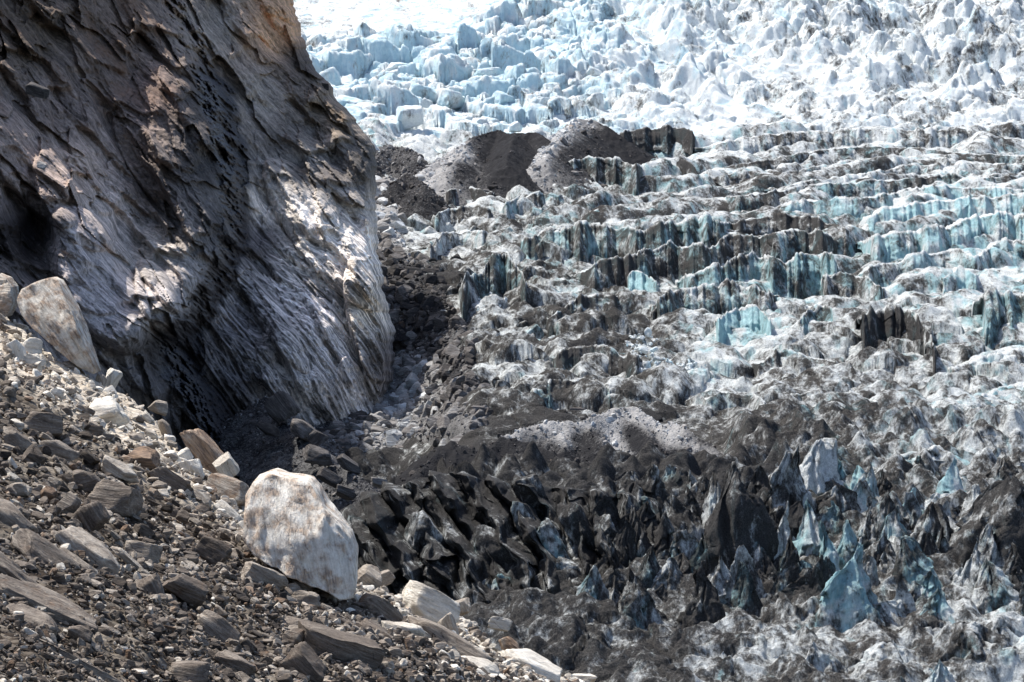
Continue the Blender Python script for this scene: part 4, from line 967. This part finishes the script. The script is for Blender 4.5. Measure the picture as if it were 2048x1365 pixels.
def fill_spires(n):
    got = []; k = 0
    while len(got) < n and k < 9000:
        k += 1; x = rng.uniform(1190, 2060); y = rng.uniform(900, 1150)
        if x < 1480 and y < 960: continue
        if any(((x - a) / 30) ** 2 + ((y - b) / 30) ** 2 < 1 for a, b, *_ in got): continue
        if any(((x - r_[0]) / 16) ** 2 + ((y - r_[1]) / 22) ** 2 < 1 for r_ in SPIRES): continue
        got.append((x, y, rng.uniform(80, 170), rng.uniform(20, 40)))
    for j, (x, y, h, hw) in enumerate(sorted(got, key=lambda g: g[1])):
        d, b = [float(v) for v in db(x, y + h * .5)]; d = float(np.clip(d + rng.normal(.04, .2), .15, .97)); b = float(np.clip(b + rng.normal(0, .2), 0, .8))
        tint = 'black' if d > .85 else 'dark grey' if d > .68 else 'blue-white' if b > .45 and d < .5 else 'dirty grey' if d > .45 else 'whitish'
        shp = 'slender' if hw < 26 else 'broad' if hw > 33 else 'steep'
        put_spire((x, y, y + h, hw, d, b, rng.uniform(0, .25), rng.uniform(.75, 1.0), auto_label(x, y, f'{shp} {tint} ice spire', IREF)), 400 + j)
fill_spires(100)

# jumbled blocks between the ice walls and beside the gully
MREF = [(1176,350,'black-streaked wall'), (923,395,'low grey hump'), (1223,425,'smooth cyan ledge'), (1129,490,'banded ice wall'), (1500,500,'dark fluted wall'), (1500,540,'jagged cyan wall'), (1420,600,'half cyan wall'), (1490,645,'turquoise face'), (962,570,'grey ice pyramid'), (1157,620,'shattered ice wall'), (965,628,'crushed white ice'), (1190,700,'black-dusted bank'), (1800,650,'massive dark block'), (850,660,'silt mound'), (1340,740,'white ice rubble'), (800,430,'pale rubble'), (1100,840,'broad gravel ridge'), (1130,790,'shattered grey bank'), (930,480,'cream ice step'), (1060,400,'jagged grey wall'), (1650,640,'leaning block'), (1950,600,'tall blue-grey cliff')]
IPRO = []
for i in range(12):
    d, b = [(.4, .2), (.6, .15), (.75, .1), (.5, .5), (.9, 0), (.95, 0), (.3, .3), (.55, .2), (.65, .4), (.8, .1), (.97, 0), (.2, .7)][i]
    v = chip(ICO4[0], 700 + i, 9, rough=.06, layer=.04); at = ice_attr(d, b)(v, 700 + i)
    IPRO.append((mesh_from('ice_block', v, None, ICO4[1], at, ICE), d, b))
def jumble(n, poly, size, name, group, y_bias=None):
    done_ = []; k = 0
    while len(done_) < n and k < 20000:
        k += 1; x = rng.uniform(poly[0], poly[1]); y = rng.uniform(poly[2], poly[3])
        if x < np.interp(y, EDGE[:, 0], EDGE[:, 1]) + 25: continue
        lim = np.interp(y, [380, 520, 640, 760, 820], [1180, 1000, 1130, 1330, 1300])
        if x > lim: continue
        if any(((x - a) / 20) ** 2 + ((y - b) / 12) ** 2 < 1 for a, b in done_): continue
        d, b = [float(v) for v in db(x, y)]
        c = min(range(12), key=lambda q: abs(IPRO[q][1] - d) + .5 * abs(IPRO[q][2] - b) + rng.uniform(0, .3))
        done_.append((x, y)); D = float(Dg(x, y)); m_ = D * K; s = rng.uniform(*size) * m_ / 2
        tint = 'black' if IPRO[c][1] > .85 else 'dark grey' if IPRO[c][1] > .7 else 'cyan' if IPRO[c][2] > .45 else 'dirty grey' if IPRO[c][1] > .45 else 'pale'
        px_ = s / m_ * 2; sz = 'small' if px_ < 26 else 'mid-sized' if px_ < 40 else 'large'
        o = link(name, IPRO[c][0], P(x, y, D + 1), auto_label(x, y, f'{sz} {tint} ice block', MREF), 'ice block', group)
        o.scale = (s * rng.uniform(.8, 1.3), s * rng.uniform(.8, 1.3), s * rng.uniform(.6, 1.1)); o.rotation_euler = (rng.uniform(-.4, .4), R(rng.uniform(10, 65)), rng.uniform(-.8, .8))
jumble(130, (800, 1340, 380, 850), (18, 50), 'ice_block', 'jumbled ice blocks beside the gully')
jumble(60, (775, 1010, 520, 790), (20, 46), 'ice_block', 'jumbled ice blocks beside the gully')

# big blocks of the icefall
FREF = [(640,40,'smooth snow slope'), (700,200,'left ice cliff'), (960,200,'split white tower'), (850,250,'cliff corner'), (1165,260,'pointed gravel hill'), (990,280,'wide black hill'), (1250,60,'upper blue hollow'), (1400,180,'middle snow patch'), (1700,200,'lower snowfield'), (1950,180,'shadowed blocks'), (2000,60,'dirty upper corner'), (1550,60,'grey upper slope'), (1320,265,'dark crusted ridge'), (1850,270,'pale brow ridge')]
WPRO = []
for i in range(10):
    v = chip(ICO4[0], 800 + i, 18, rough=.11, layer=.05); d, b = [(.05, .3), (.0, .5), (.2, .3), (.35, .1), (.1, .6), (.02, .2), (.3, .2), (.0, .7), (.15, .1), (.4, .2)][i]
    WPRO.append((mesh_from('ice_boulder', v, None, ICO4[1], ice_attr(d, b)(v, 800 + i), SNOWICE), d, b))
def icefall_blocks():
    big = [(700,215,110,60,5),(770,205,70,62,4),(845,190,110,60,4),(820,235,90,70,-3),(905,200,85,62,0),(940,190,34,72,0),(1010,205,90,58,6),(960,250,60,40,10),(1080,215,70,60,8),(1190,210,60,66,0),(720,270,80,60,0),(660,160,70,70,0),(1070,110,80,40,-20),(1150,110,44,70,0),(1120,75,50,40,30),(800,140,100,40,2),(890,140,60,36,2),(980,150,110,44,4),(1240,240,50,44,0),(1300,190,60,44,0),(1180,150,60,50,20),(1010,80,90,24,-8),(760,120,120,26,3),(900,100,120,24,3)]
    allb = list(big); k = 0
    while len(allb) < 170 and k < 9000:
        k += 1; x = rng.uniform(620, 2060); y = rng.uniform(-5, 262)
        if x < 1050 and y < 95: continue
        if x < 1000 and rng.random() < .4: continue
        if x < np.interp(y, EDGE[:, 0], EDGE[:, 1]) + 6: continue
        s = rng.uniform(16, 40)
        if any(((x - a[0]) / (s + a[2]) * 2) ** 2 + ((y - a[1]) / (s + a[3]) * 2.6) ** 2 < 1 for a in allb): continue
        allb.append((x, y, s * 1.25, s, rng.uniform(-25, 40)))
    for x, y, l, t, a in allb:
        d, b = [float(v) for v in db(x, y)]
        c = min(range(10), key=lambda q: abs(WPRO[q][1] - d) + .6 * abs(WPRO[q][2] - b) + rng.uniform(0, .35)); D = float(Df(y + t * .5)); m_ = D * K
        tint = 'pale blue' if WPRO[c][2] > .45 else 'dirty grey-white' if WPRO[c][1] > .25 else 'white'
        sz = 'small' if l < 34 else 'large' if l > 55 else 'mid-sized'
        o = link('ice_boulder', WPRO[c][0], P(x, y, D - .5), auto_label(x, y, f'{sz} {tint} ice block', FREF), 'ice block', 'broken ice blocks of the icefall')
        o.scale = (l * m_ * .34, (l * t) ** .5 * m_ * .34 * rng.uniform(.8, 1.1), t * m_ * .36); o.rotation_euler = (rng.uniform(-.2, .2), R(a), rng.uniform(-.7, .7))
icefall_blocks()

# ---- boulders of the scree: the ones the photograph shows large, each with its own shape
BIG_A = [(493,985),(507,961),(542,946),(568,955),(620,962),(637,984),(653,1013),(681,1040),(704,1068),(717,1105),(716,1160),(713,1186),(690,1186),(660,1168),(613,1149),(566,1125),(512,1097),(492,1068)]
outline_rock(BIG_A, float(Ds(645, 1180)) - 1.1, 3.0, 'biggest cream-white boulder with rust stains standing on the slope crest', 'boulder', ROCK, 'boulder', 41, grain=80, tone=.93, rust=.58)
BIG_B = [(38,598),(44,578),(70,564),(100,555),(116,562),(130,588),(150,622),(172,670),(192,712),(206,740),(196,746),(165,728),(130,700),(100,676),(70,650),(48,626)]
outline_rock(BIG_B, float(Ds(150, 740)) - .8, 2.2, 'long ochre and white slab leaning at the upper slope below the cliff', 'boulder', ROCK, 'boulder', 42, grain=54, tone=.80, rust=.62)
outline_rock([(-30,560),(-5,548),(15,556),(28,575),(33,605),(22,632),(-10,640),(-35,620)], float(Ds(10, 640)) + .8, 1.6, 'cut-off pale orange boulder next to the long ochre slab', 'boulder', ROCK, 'boulder', 43, tone=.72, rust=.6)

HB = [ # x, y, length, thickness, angle, tone, rust, short reference, label
 (32,707,54,32,75,.86,.1,'white egg boulder','white egg-shaped boulder below the long ochre slab'),
 (63,700,36,34,0,.82,.1,'','white blocky boulder right of the egg-shaped one'),
 (67,725,44,28,5,.78,.15,'','pale flat-topped boulder under the two white boulders'),
 (222,763,44,24,-66,.85,.1,'upright white stone','upright white pointed stone at the tip of the ochre slab'),
 (201,764,32,17,-75,.5,.4,'','narrow brown stone leaning against the upright white stone'),
 (212,828,70,54,-15,.85,.15,'white angular block','big white angular block near the slope crest'),
 (318,815,36,22,20,.5,.1,'crest knob','grey rounded stone perched on the slope crest'),
 (93,785,48,24,15,.55,.05,'','grey flat stone with pointed end below the pale boulders'),
 (88,848,76,40,10,.36,.3,'brown-grey hump','brown-grey humped boulder with dark underside'),
 (165,829,38,30,20,.3,.05,'','small dark grey cube-like boulder left of the white angular block'),
 (182,864,54,24,8,.3,.45,'','flat brown boulder below the dark grey cube-like one'),
 (67,918,42,36,40,.22,.1,'','dark rounded boulder with bright top edge below the humped boulder'),
 (286,921,66,46,5,.5,.95,'rusty orange boulder','rusty orange rounded boulder in the middle of the slope'),
 (275,884,44,30,15,.5,.05,'','grey boulder on top of the rusty orange one'),
 (237,940,76,27,25,.58,.03,'','smooth light grey slab left of the rusty orange boulder'),
 (367,915,30,32,60,.84,.1,'','small white stone above the tall white boulder'),
 (388,944,56,36,65,.82,.15,'tall white boulder','tall white boulder on the sunny crest'),
 (412,905,120,34,50,.62,.85,'ochre dipping slab','ochre edged dipping slab along the sunny crest'),
 (452,937,44,36,60,.72,.3,'','cream knobbly boulder at the lower end of the ochre dipping slab'),
 (458,985,84,54,20,.6,.55,'pinkish round boulder','pinkish round boulder left of the biggest white boulder'),
 (345,968,100,34,36,.33,.1,'','dark layered slab below the rusty orange boulder'),
 (232,997,110,68,12,.36,.12,'grey layered block','large grey layered block with cracked face'),
 (170,965,56,46,-12,.34,.1,'','grey boulder with black underside left of the grey layered block'),
 (180,1038,60,54,55,.25,.05,'dark fractured boulder','dark fractured boulder beneath the grey layered block'),
 (136,1012,40,48,30,.42,.05,'','grey wedge boulder left of the dark fractured boulder'),
 (36,980,44,28,20,.45,.2,'','light-topped round stone at the slope edge below the humped boulder'),
 (97,990,34,26,20,.36,.9,'','small orange-stained stone among the dark rocks'),
 (177,1113,150,72,38,.52,.05,'smooth grey slab','broad smooth light grey slab lying along the slope'),
 (158,1140,96,38,38,.44,.15,'','narrower grey slab in front of the broad smooth slab'),
 (92,1118,140,50,40,.36,.3,'brown layered slab','long brown layered slab left of the smooth grey slabs'),
 (298,1190,66,56,62,.30,.35,'brown rounded boulder','brown boulder with curved flat face in the lower slope'),
 (371,1180,82,48,30,.30,.4,'brown wedge boulder','brown wedge boulder with black shadowed underside'),
 (258,1121,78,13,42,.6,.35,'pale sliver','thin pale sliver of rock between the smooth slab and grey lumps'),
 (422,1104,66,46,30,.22,.4,'','dark reddish boulder with black hollow beneath'),
 (282,1104,64,36,10,.48,.1,'','lumpy light grey boulder right of the pale sliver'),
 (521,1157,92,52,35,.48,.08,'striated grey boulder','striated light grey boulder below the biggest white boulder'),
 (378,1142,38,28,15,.55,.03,'','smooth oval grey stone above the brown wedge boulder'),
 (56,1248,122,46,18,.36,.25,'long smooth boulder','long smooth brown boulder resting on pink bedrock'),
 (158,1272,46,28,30,.30,.2,'','short dark round-ended block right of the long smooth boulder'),
 (252,1207,82,28,32,.2,.05,'','dark slate slab below the brown rounded boulder'),
 (252,1255,50,32,-10,.30,.1,'','striped dark boulder under the dark slate slab'),
 (378,1352,80,54,12,.32,.25,'','brown block cut by the lower picture edge left of the tent-shaped boulder'),
 (604,1337,84,70,40,.24,.45,'tent-shaped boulder','brown tent-shaped boulder at the lower picture edge'),
 (684,1310,180,84,25,.30,.12,'dark layered slab','large dark layered slab beside the tent-shaped boulder'),
 (768,1296,130,54,28,.27,.3,'','dark brown long block beneath the white grey-edged slab'),
 (800,1270,86,50,22,.70,.02,'white slab','clean white slab resting on dark blocks'),
 (896,1294,176,66,33,.40,.12,'long grey slab','long grey layered slab dipping to the lower right'),
 (860,1218,110,62,26,.80,.3,'cream crest block','cream blocky boulder on the crest above the long grey slab'),
 (898,1262,66,34,75,.62,.5,'','reddish white upright slab attached below the cream block'),
 (765,1228,86,38,40,.38,.45,'','brown flat slab with dark gap below it left of the cream block'),
 (611,1201,54,32,0,.42,.02,'','small angular grey block left of the brown flat slab'),
 (1064,1342,130,50,30,.82,.25,'last crest slab','white slab at the lower end of the crest'),
 (1020,1296,46,30,35,.45,.75,'','orange and black small block above the last white slab'),
 (921,1217,32,38,70,.6,.2,'','cracked grey cube right of the cream crest block'),
 (734,1160,56,52,40,.48,.4,'','layered dark boulder touching the biggest white boulder'),
 (766,1156,48,25,-22,.5,.4,'','layered slab tilted upwards beside the layered dark boulder'),
 (590,1280,44,38,30,.34,.5,'','round brown stone above the tent-shaped boulder'),
 (586,1252,50,30,10,.38,.15,'','smooth round grey-brown stone above the round brown one'),
 (1165,1358,56,22,0,.74,.15,'','pale flat stone at the very end of the crest'),
 (440,1262,90,40,36,.42,.1,'','dusty grey slab right of the brown wedge boulder'),
 (470,1330,74,36,25,.34,.2,'','dull grey block left of the tent-shaped boulder'),
 (520,1225,60,34,30,.5,.1,'','pale grey block below the striated grey boulder'),
 (330,1280,70,28,38,.4,.5,'','reddish slab below the brown rounded boulder'),
 (30,880,60,30,30,.4,.2,'','grey slab at the picture edge under the humped boulder'),
 (120,905,70,34,20,.46,.15,'','light grey boulder right of the dark rounded one'),
 (20,1050,120,60,40,.38,.25,'','brown bedded slab at the picture edge above the pink bedrock'),
 (955,1345,80,40,25,.75,.2,'','pale block between the long grey slab and the last slab'),
 (1000,1250,40,26,15,.78,.15,'','small cream block on the crest right of the cream boulder'),
]
SREF = [(600,1060,'biggest white boulder'), (120,640,'long ochre slab')] + [(h[0], h[1], h[7]) for h in HB if h[7]] + [(80,1300,'pink bedrock')]
for i_, (x_, y_, l_, t_, a_, to_, ru_, rf_, lab_) in enumerate(HB):
    hero(x_, y_, l_ * 1.16, t_ * 1.25, a_, float(Ds(x_, y_ + t_ * .3)), lab_, 'boulder', ROCK, 'boulder', .9, 20 + i_ * 3, 16, .075, .06, group='boulders of the scree slope', tone=min(.94, to_ + .08 if to_ < .6 else to_ + .04), rust=ru_)
# bedrock showing through at the near corner
for i_, (x_, y_, l_, t_, a_, to_, ru_, lab_) in enumerate([(95,1235,300,90,33,.46,.42,'pink and grey bedrock hump under the long smooth boulder'), (90,1335,380,120,24,.48,.30,'grey cracked bedrock with parallel layers in the near corner'), (30,1165,200,70,36,.42,.4,'reddish brown bedrock slab at the picture edge')]):
    hero(x_, y_, l_, t_, a_, float(Ds(x_, y_)) + .3, lab_, 'bedrock', ROCK, 'bedrock_outcrop', .8, 401 + i_, 18, .10, .12, tone=to_, rust=ru_, ico=ICO5)

# ---- the next largest stones of the scree, copies of a few shapes
RPRO = [mesh_from('boulder', chip(ICO4[0], 1100 + i, 15, rough=.07, layer=.05) * np.array([1, .8, [.45, .6, .75, .35][i % 4]]), None, ICO4[1], None, ROCK) for i in range(14)]
hero_spots = [(h[0], h[1], h[2] * .5, h[3] * .5) for h in HB] + [(600, 1060, 105, 110), (110, 640, 60, 60), (60, 1290, 130, 60)]
def more_boulders(n):
    got = []; k = 0
    while len(got) < n and k < 60000:
        k += 1; x = rng.uniform(-20, 1180); y = crest_y(x) + 4 + (1390 - crest_y(x)) * rng.random() ** 1.1
        if y > 1385: continue
        s = float(np.clip(18 * rng.pareto(2.4) + 19, 19, 64)) * (1 if rng.random() < .9 else 1.15)
        if any(abs(x - a) < b_ + s * .28 and abs(y - b) < c_ + s * .22 for a, b, b_, c_ in hero_spots): continue
        if any((x - a) ** 2 + (y - b) ** 2 < (.42 * (s + c)) ** 2 for a, b, c in got): continue
        got.append((x, y, s))
    for x, y, s in sorted(got, key=lambda g: -g[2]):
        c = int(rng.integers(14)); D = float(Ds(x, y)); m_ = D * K; a = s * m_ * .56
        lit_strip = y < np.interp(x, SHADE[:, 0], SHADE[:, 1]) - 10; tone = float(np.clip(rng.normal(  .70 if lit_strip else .45, .15), .16, .92)); rust = float(np.clip(rng.gamma(1.3, .16), 0, .95))  # stones inside the strip painted paler to look sunlit
        tint = 'rust-brown' if rust > .5 else 'brownish' if rust > .28 else 'pale grey' if tone > .55 else 'dark grey' if tone < .34 else 'grey'
        shape = ['flat', 'blocky', 'chunky', 'thin flat'][c % 4]; sz = 'small' if s < 23 else 'mid-sized' if s < 34 else 'large'
        o = link('boulder', RPRO[c], P(x, y, D + a * .1), auto_label(x, y, f'{sz} {shape} {tint} stone', SREF), 'boulder', 'boulders of the scree slope', tone=tone, rust=rust)
        o.scale = (a * rng.uniform(.9, 1.25), a * rng.uniform(.8, 1.1), a * rng.uniform(.8, 1.15))
        o.rotation_euler = (rng.uniform(-.5, .5), R(rng.normal(30, 16)), rng.uniform(-.6, .6))
more_boulders(228)

# ---- loose stones nobody could count
def scree_stones(n):
    px = rng.uniform(-70, 1260, n); u = rng.random(n) ** .9; cy = crest_y(px); py = cy - 2 + (1440 - cy) * u
    s = np.clip(6.2 * rng.pareto(1.9, n) + 3.8, 3.8, 25); D = Ds(px, py); pos = P(px, py, D)
    h = fbm(pos / 6.0, 4, 61) * .9 + fbm(pos / .8, 4, 62) * .16; pos = pos + PN[None] * (h + .05)[:, None]
    sd = py - np.interp(px, SHADE[:, 0], SHADE[:, 1]) + 30 * rng.normal(size=n); tone = np.clip(rng.normal(.39, .18, n) + .34 * sstep(0, -70, sd), .08, .97); rust = np.clip(rng.gamma(1.2, .17, n), 0, 1)  # same painted sunlit strip on the loose stones
    scatter('scree_stones', 'small loose stones and grit covering the scree slope', pos, s * D * K * .62, tone, rust, PEBB, 5, tilt=(.96, 0, .26, 0), flat=(1, .75, .5))
scree_stones(23000)

def gully_stones(n):
    px = rng.uniform(490, 1020, n); py = rng.uniform(315, 1020, n)
    bx = np.interp(py, GB[:, 0], GB[:, 1]); keep = (px < bx + 20 + 25 * rng.normal(size=n)) & (px > np.interp(py, EDGE[:, 0], EDGE[:, 1]) - 60 - 260 * (py > 770)); px, py = px[keep], py[keep]; n = len(px)
    s = np.clip(5.0 * rng.pareto(1.7, n) + 4.2, 4, 34); D = Dg(px, py); pos = P(px, py, D)
    bx = np.interp(py, GB[:, 0], GB[:, 1]); ins = sstep(40, -50, px - bx)
    pos[:, 2] += -6 + 7.2 * ins + fbm(pos / 7, 4, 81) * 1.5 * ins + fbm(pos / 1.6, 4, 82) * .45
    t0 = idw(px, py, [(790,400,.78),(800,480,.72),(800,560,.12),(850,620,.1),(800,650,.5),(840,690,.12),(820,730,.6),(900,760,.12),(850,790,.72),(800,830,.74),(760,890,.55),(620,900,.28),(540,940,.28),(700,950,.42),(800,900,.6),(560,860,.28),(880,850,.4),(780,330,.35)], 1)[:, 0]
    tone = np.clip(t0 + rng.normal(0, .12, n), .03, .85); rust = np.clip(rng.gamma(1.0, .05, n), 0, .6)
    scatter('rubble', 'grey rubble filling the gully between cliff and glacier', pos, s * D * K * .6, tone, rust, RUBB, 6)
gully_stones(15000)
def hill_stones(n):
    A = np.concatenate([h[rng.choice(len(h), min(len(h), n), replace=False)] for h in HILLV]); A = A[rng.random(len(A)) < np.clip(A[:, 3] * 1.6, .05, 1)]
    m_ = A[:, 1] * K; s_ = np.clip(2.6 * rng.pareto(2.2, len(A)) + 2.4, 2.4, 15)
    pos = A[:, :3] + np.array([0, 0, .05]); tone = np.clip(A[:, 3] * .8 + .16 + rng.normal(0, .13, len(A)), .05, .8)
    scatter('moraine_stones', 'small stones strewn over the gravel hills on the glacier', pos, s_ * m_ * .6, tone, np.clip(rng.gamma(1.0, .1, len(A)), 0, .6), RUBB, 8)
hill_stones(2600)

def surface_stones(name, label, spots, n, seed, size, tone):
    r = np.random.default_rng(seed); bpy.context.view_layer.update(); out = []
    return

# crushed white ice
def crushed(n, cx, cy, rx, ry, seed, label):
    r = np.random.default_rng(seed); a = r.uniform(0, 6.28, n); q = r.random(n) ** .6
    px = cx + rx * q * np.cos(a); py = cy + ry * q * np.sin(a); D = Dg(px, py); pos = P(px, py, D); pos[:, 2] += r.uniform(.6, 2.2, n)
    scatter('crushed_ice', label, pos, np.clip(r.pareto(2, n) * 4 + 4, 4, 16) * D * K * .6, np.full(n, .0), r.uniform(.1, .6, n), SNOWICE, seed)
crushed(160, 968, 628, 46, 20, 21, 'patch of crushed white ice beside the rubble gully')
crushed(240, 1345, 765, 70, 26, 22, 'spill of crushed white ice below the turquoise face')
crushed(90, 1285, 715, 36, 26, 23, 'small spill of crushed white ice on the dusty bank')

# single stones on the ice
hero(975, 968, 28, 18, -25, 345, 'tan stone lying alone on the black ice mound', 'boulder', FARROCK, 'boulder', .8, 951, tone=.6, rust=.6)
for i_, (x_, y_, l_, t_, a_, to_, ru_, D_, lab_) in enumerate([
 (563,818,60,50,50,.24,.25,383,'dark triangular boulder at the foot of the striped cliff'), (606,862,66,34,40,.36,.35,376,'brown slab in the dark gravel fan'), (634,911,64,32,10,.32,.3,368,'flat brown boulder below the brown slab in the gravel fan'),
 (634,878,36,30,-40,.22,.1,371,'small dark wedge right of the brown slab'), (540,860,50,22,20,.2,.1,378,'black slabby block at the top of the gravel fan'), (700,930,56,24,35,.26,.1,366,'dark slab at the lower gravel fan near the cliff toe'), (660,955,50,26,30,.24,.1,362,'dark block under the flat brown boulder'),
 (1155,824,40,16,-5,.35,.1,398,'lone dark boulder on top of the broad gravel ridge'), (690,985,44,24,25,.28,.1,358,'dark stone just above the biggest white boulder'), (760,965,36,18,10,.5,.1,358,'grey stone near the black ice mound'), (645,172,26,14,12,.16,.05,470,'black boulder sitting on the cliff edge against the ice'),
 (75,182,40,26,15,.24,.05,352,'dark angular boulder on the upper cliff ledge'), (82,332,22,14,10,.6,.05,340,'small pale boulder lodged in the mid cliff')]):
    hero(x_, y_, l_ * 1.1, t_ * 1.15, a_, D_, lab_, 'boulder', FARROCK, 'boulder', .85, 960 + i_, tone=to_, rust=ru_)
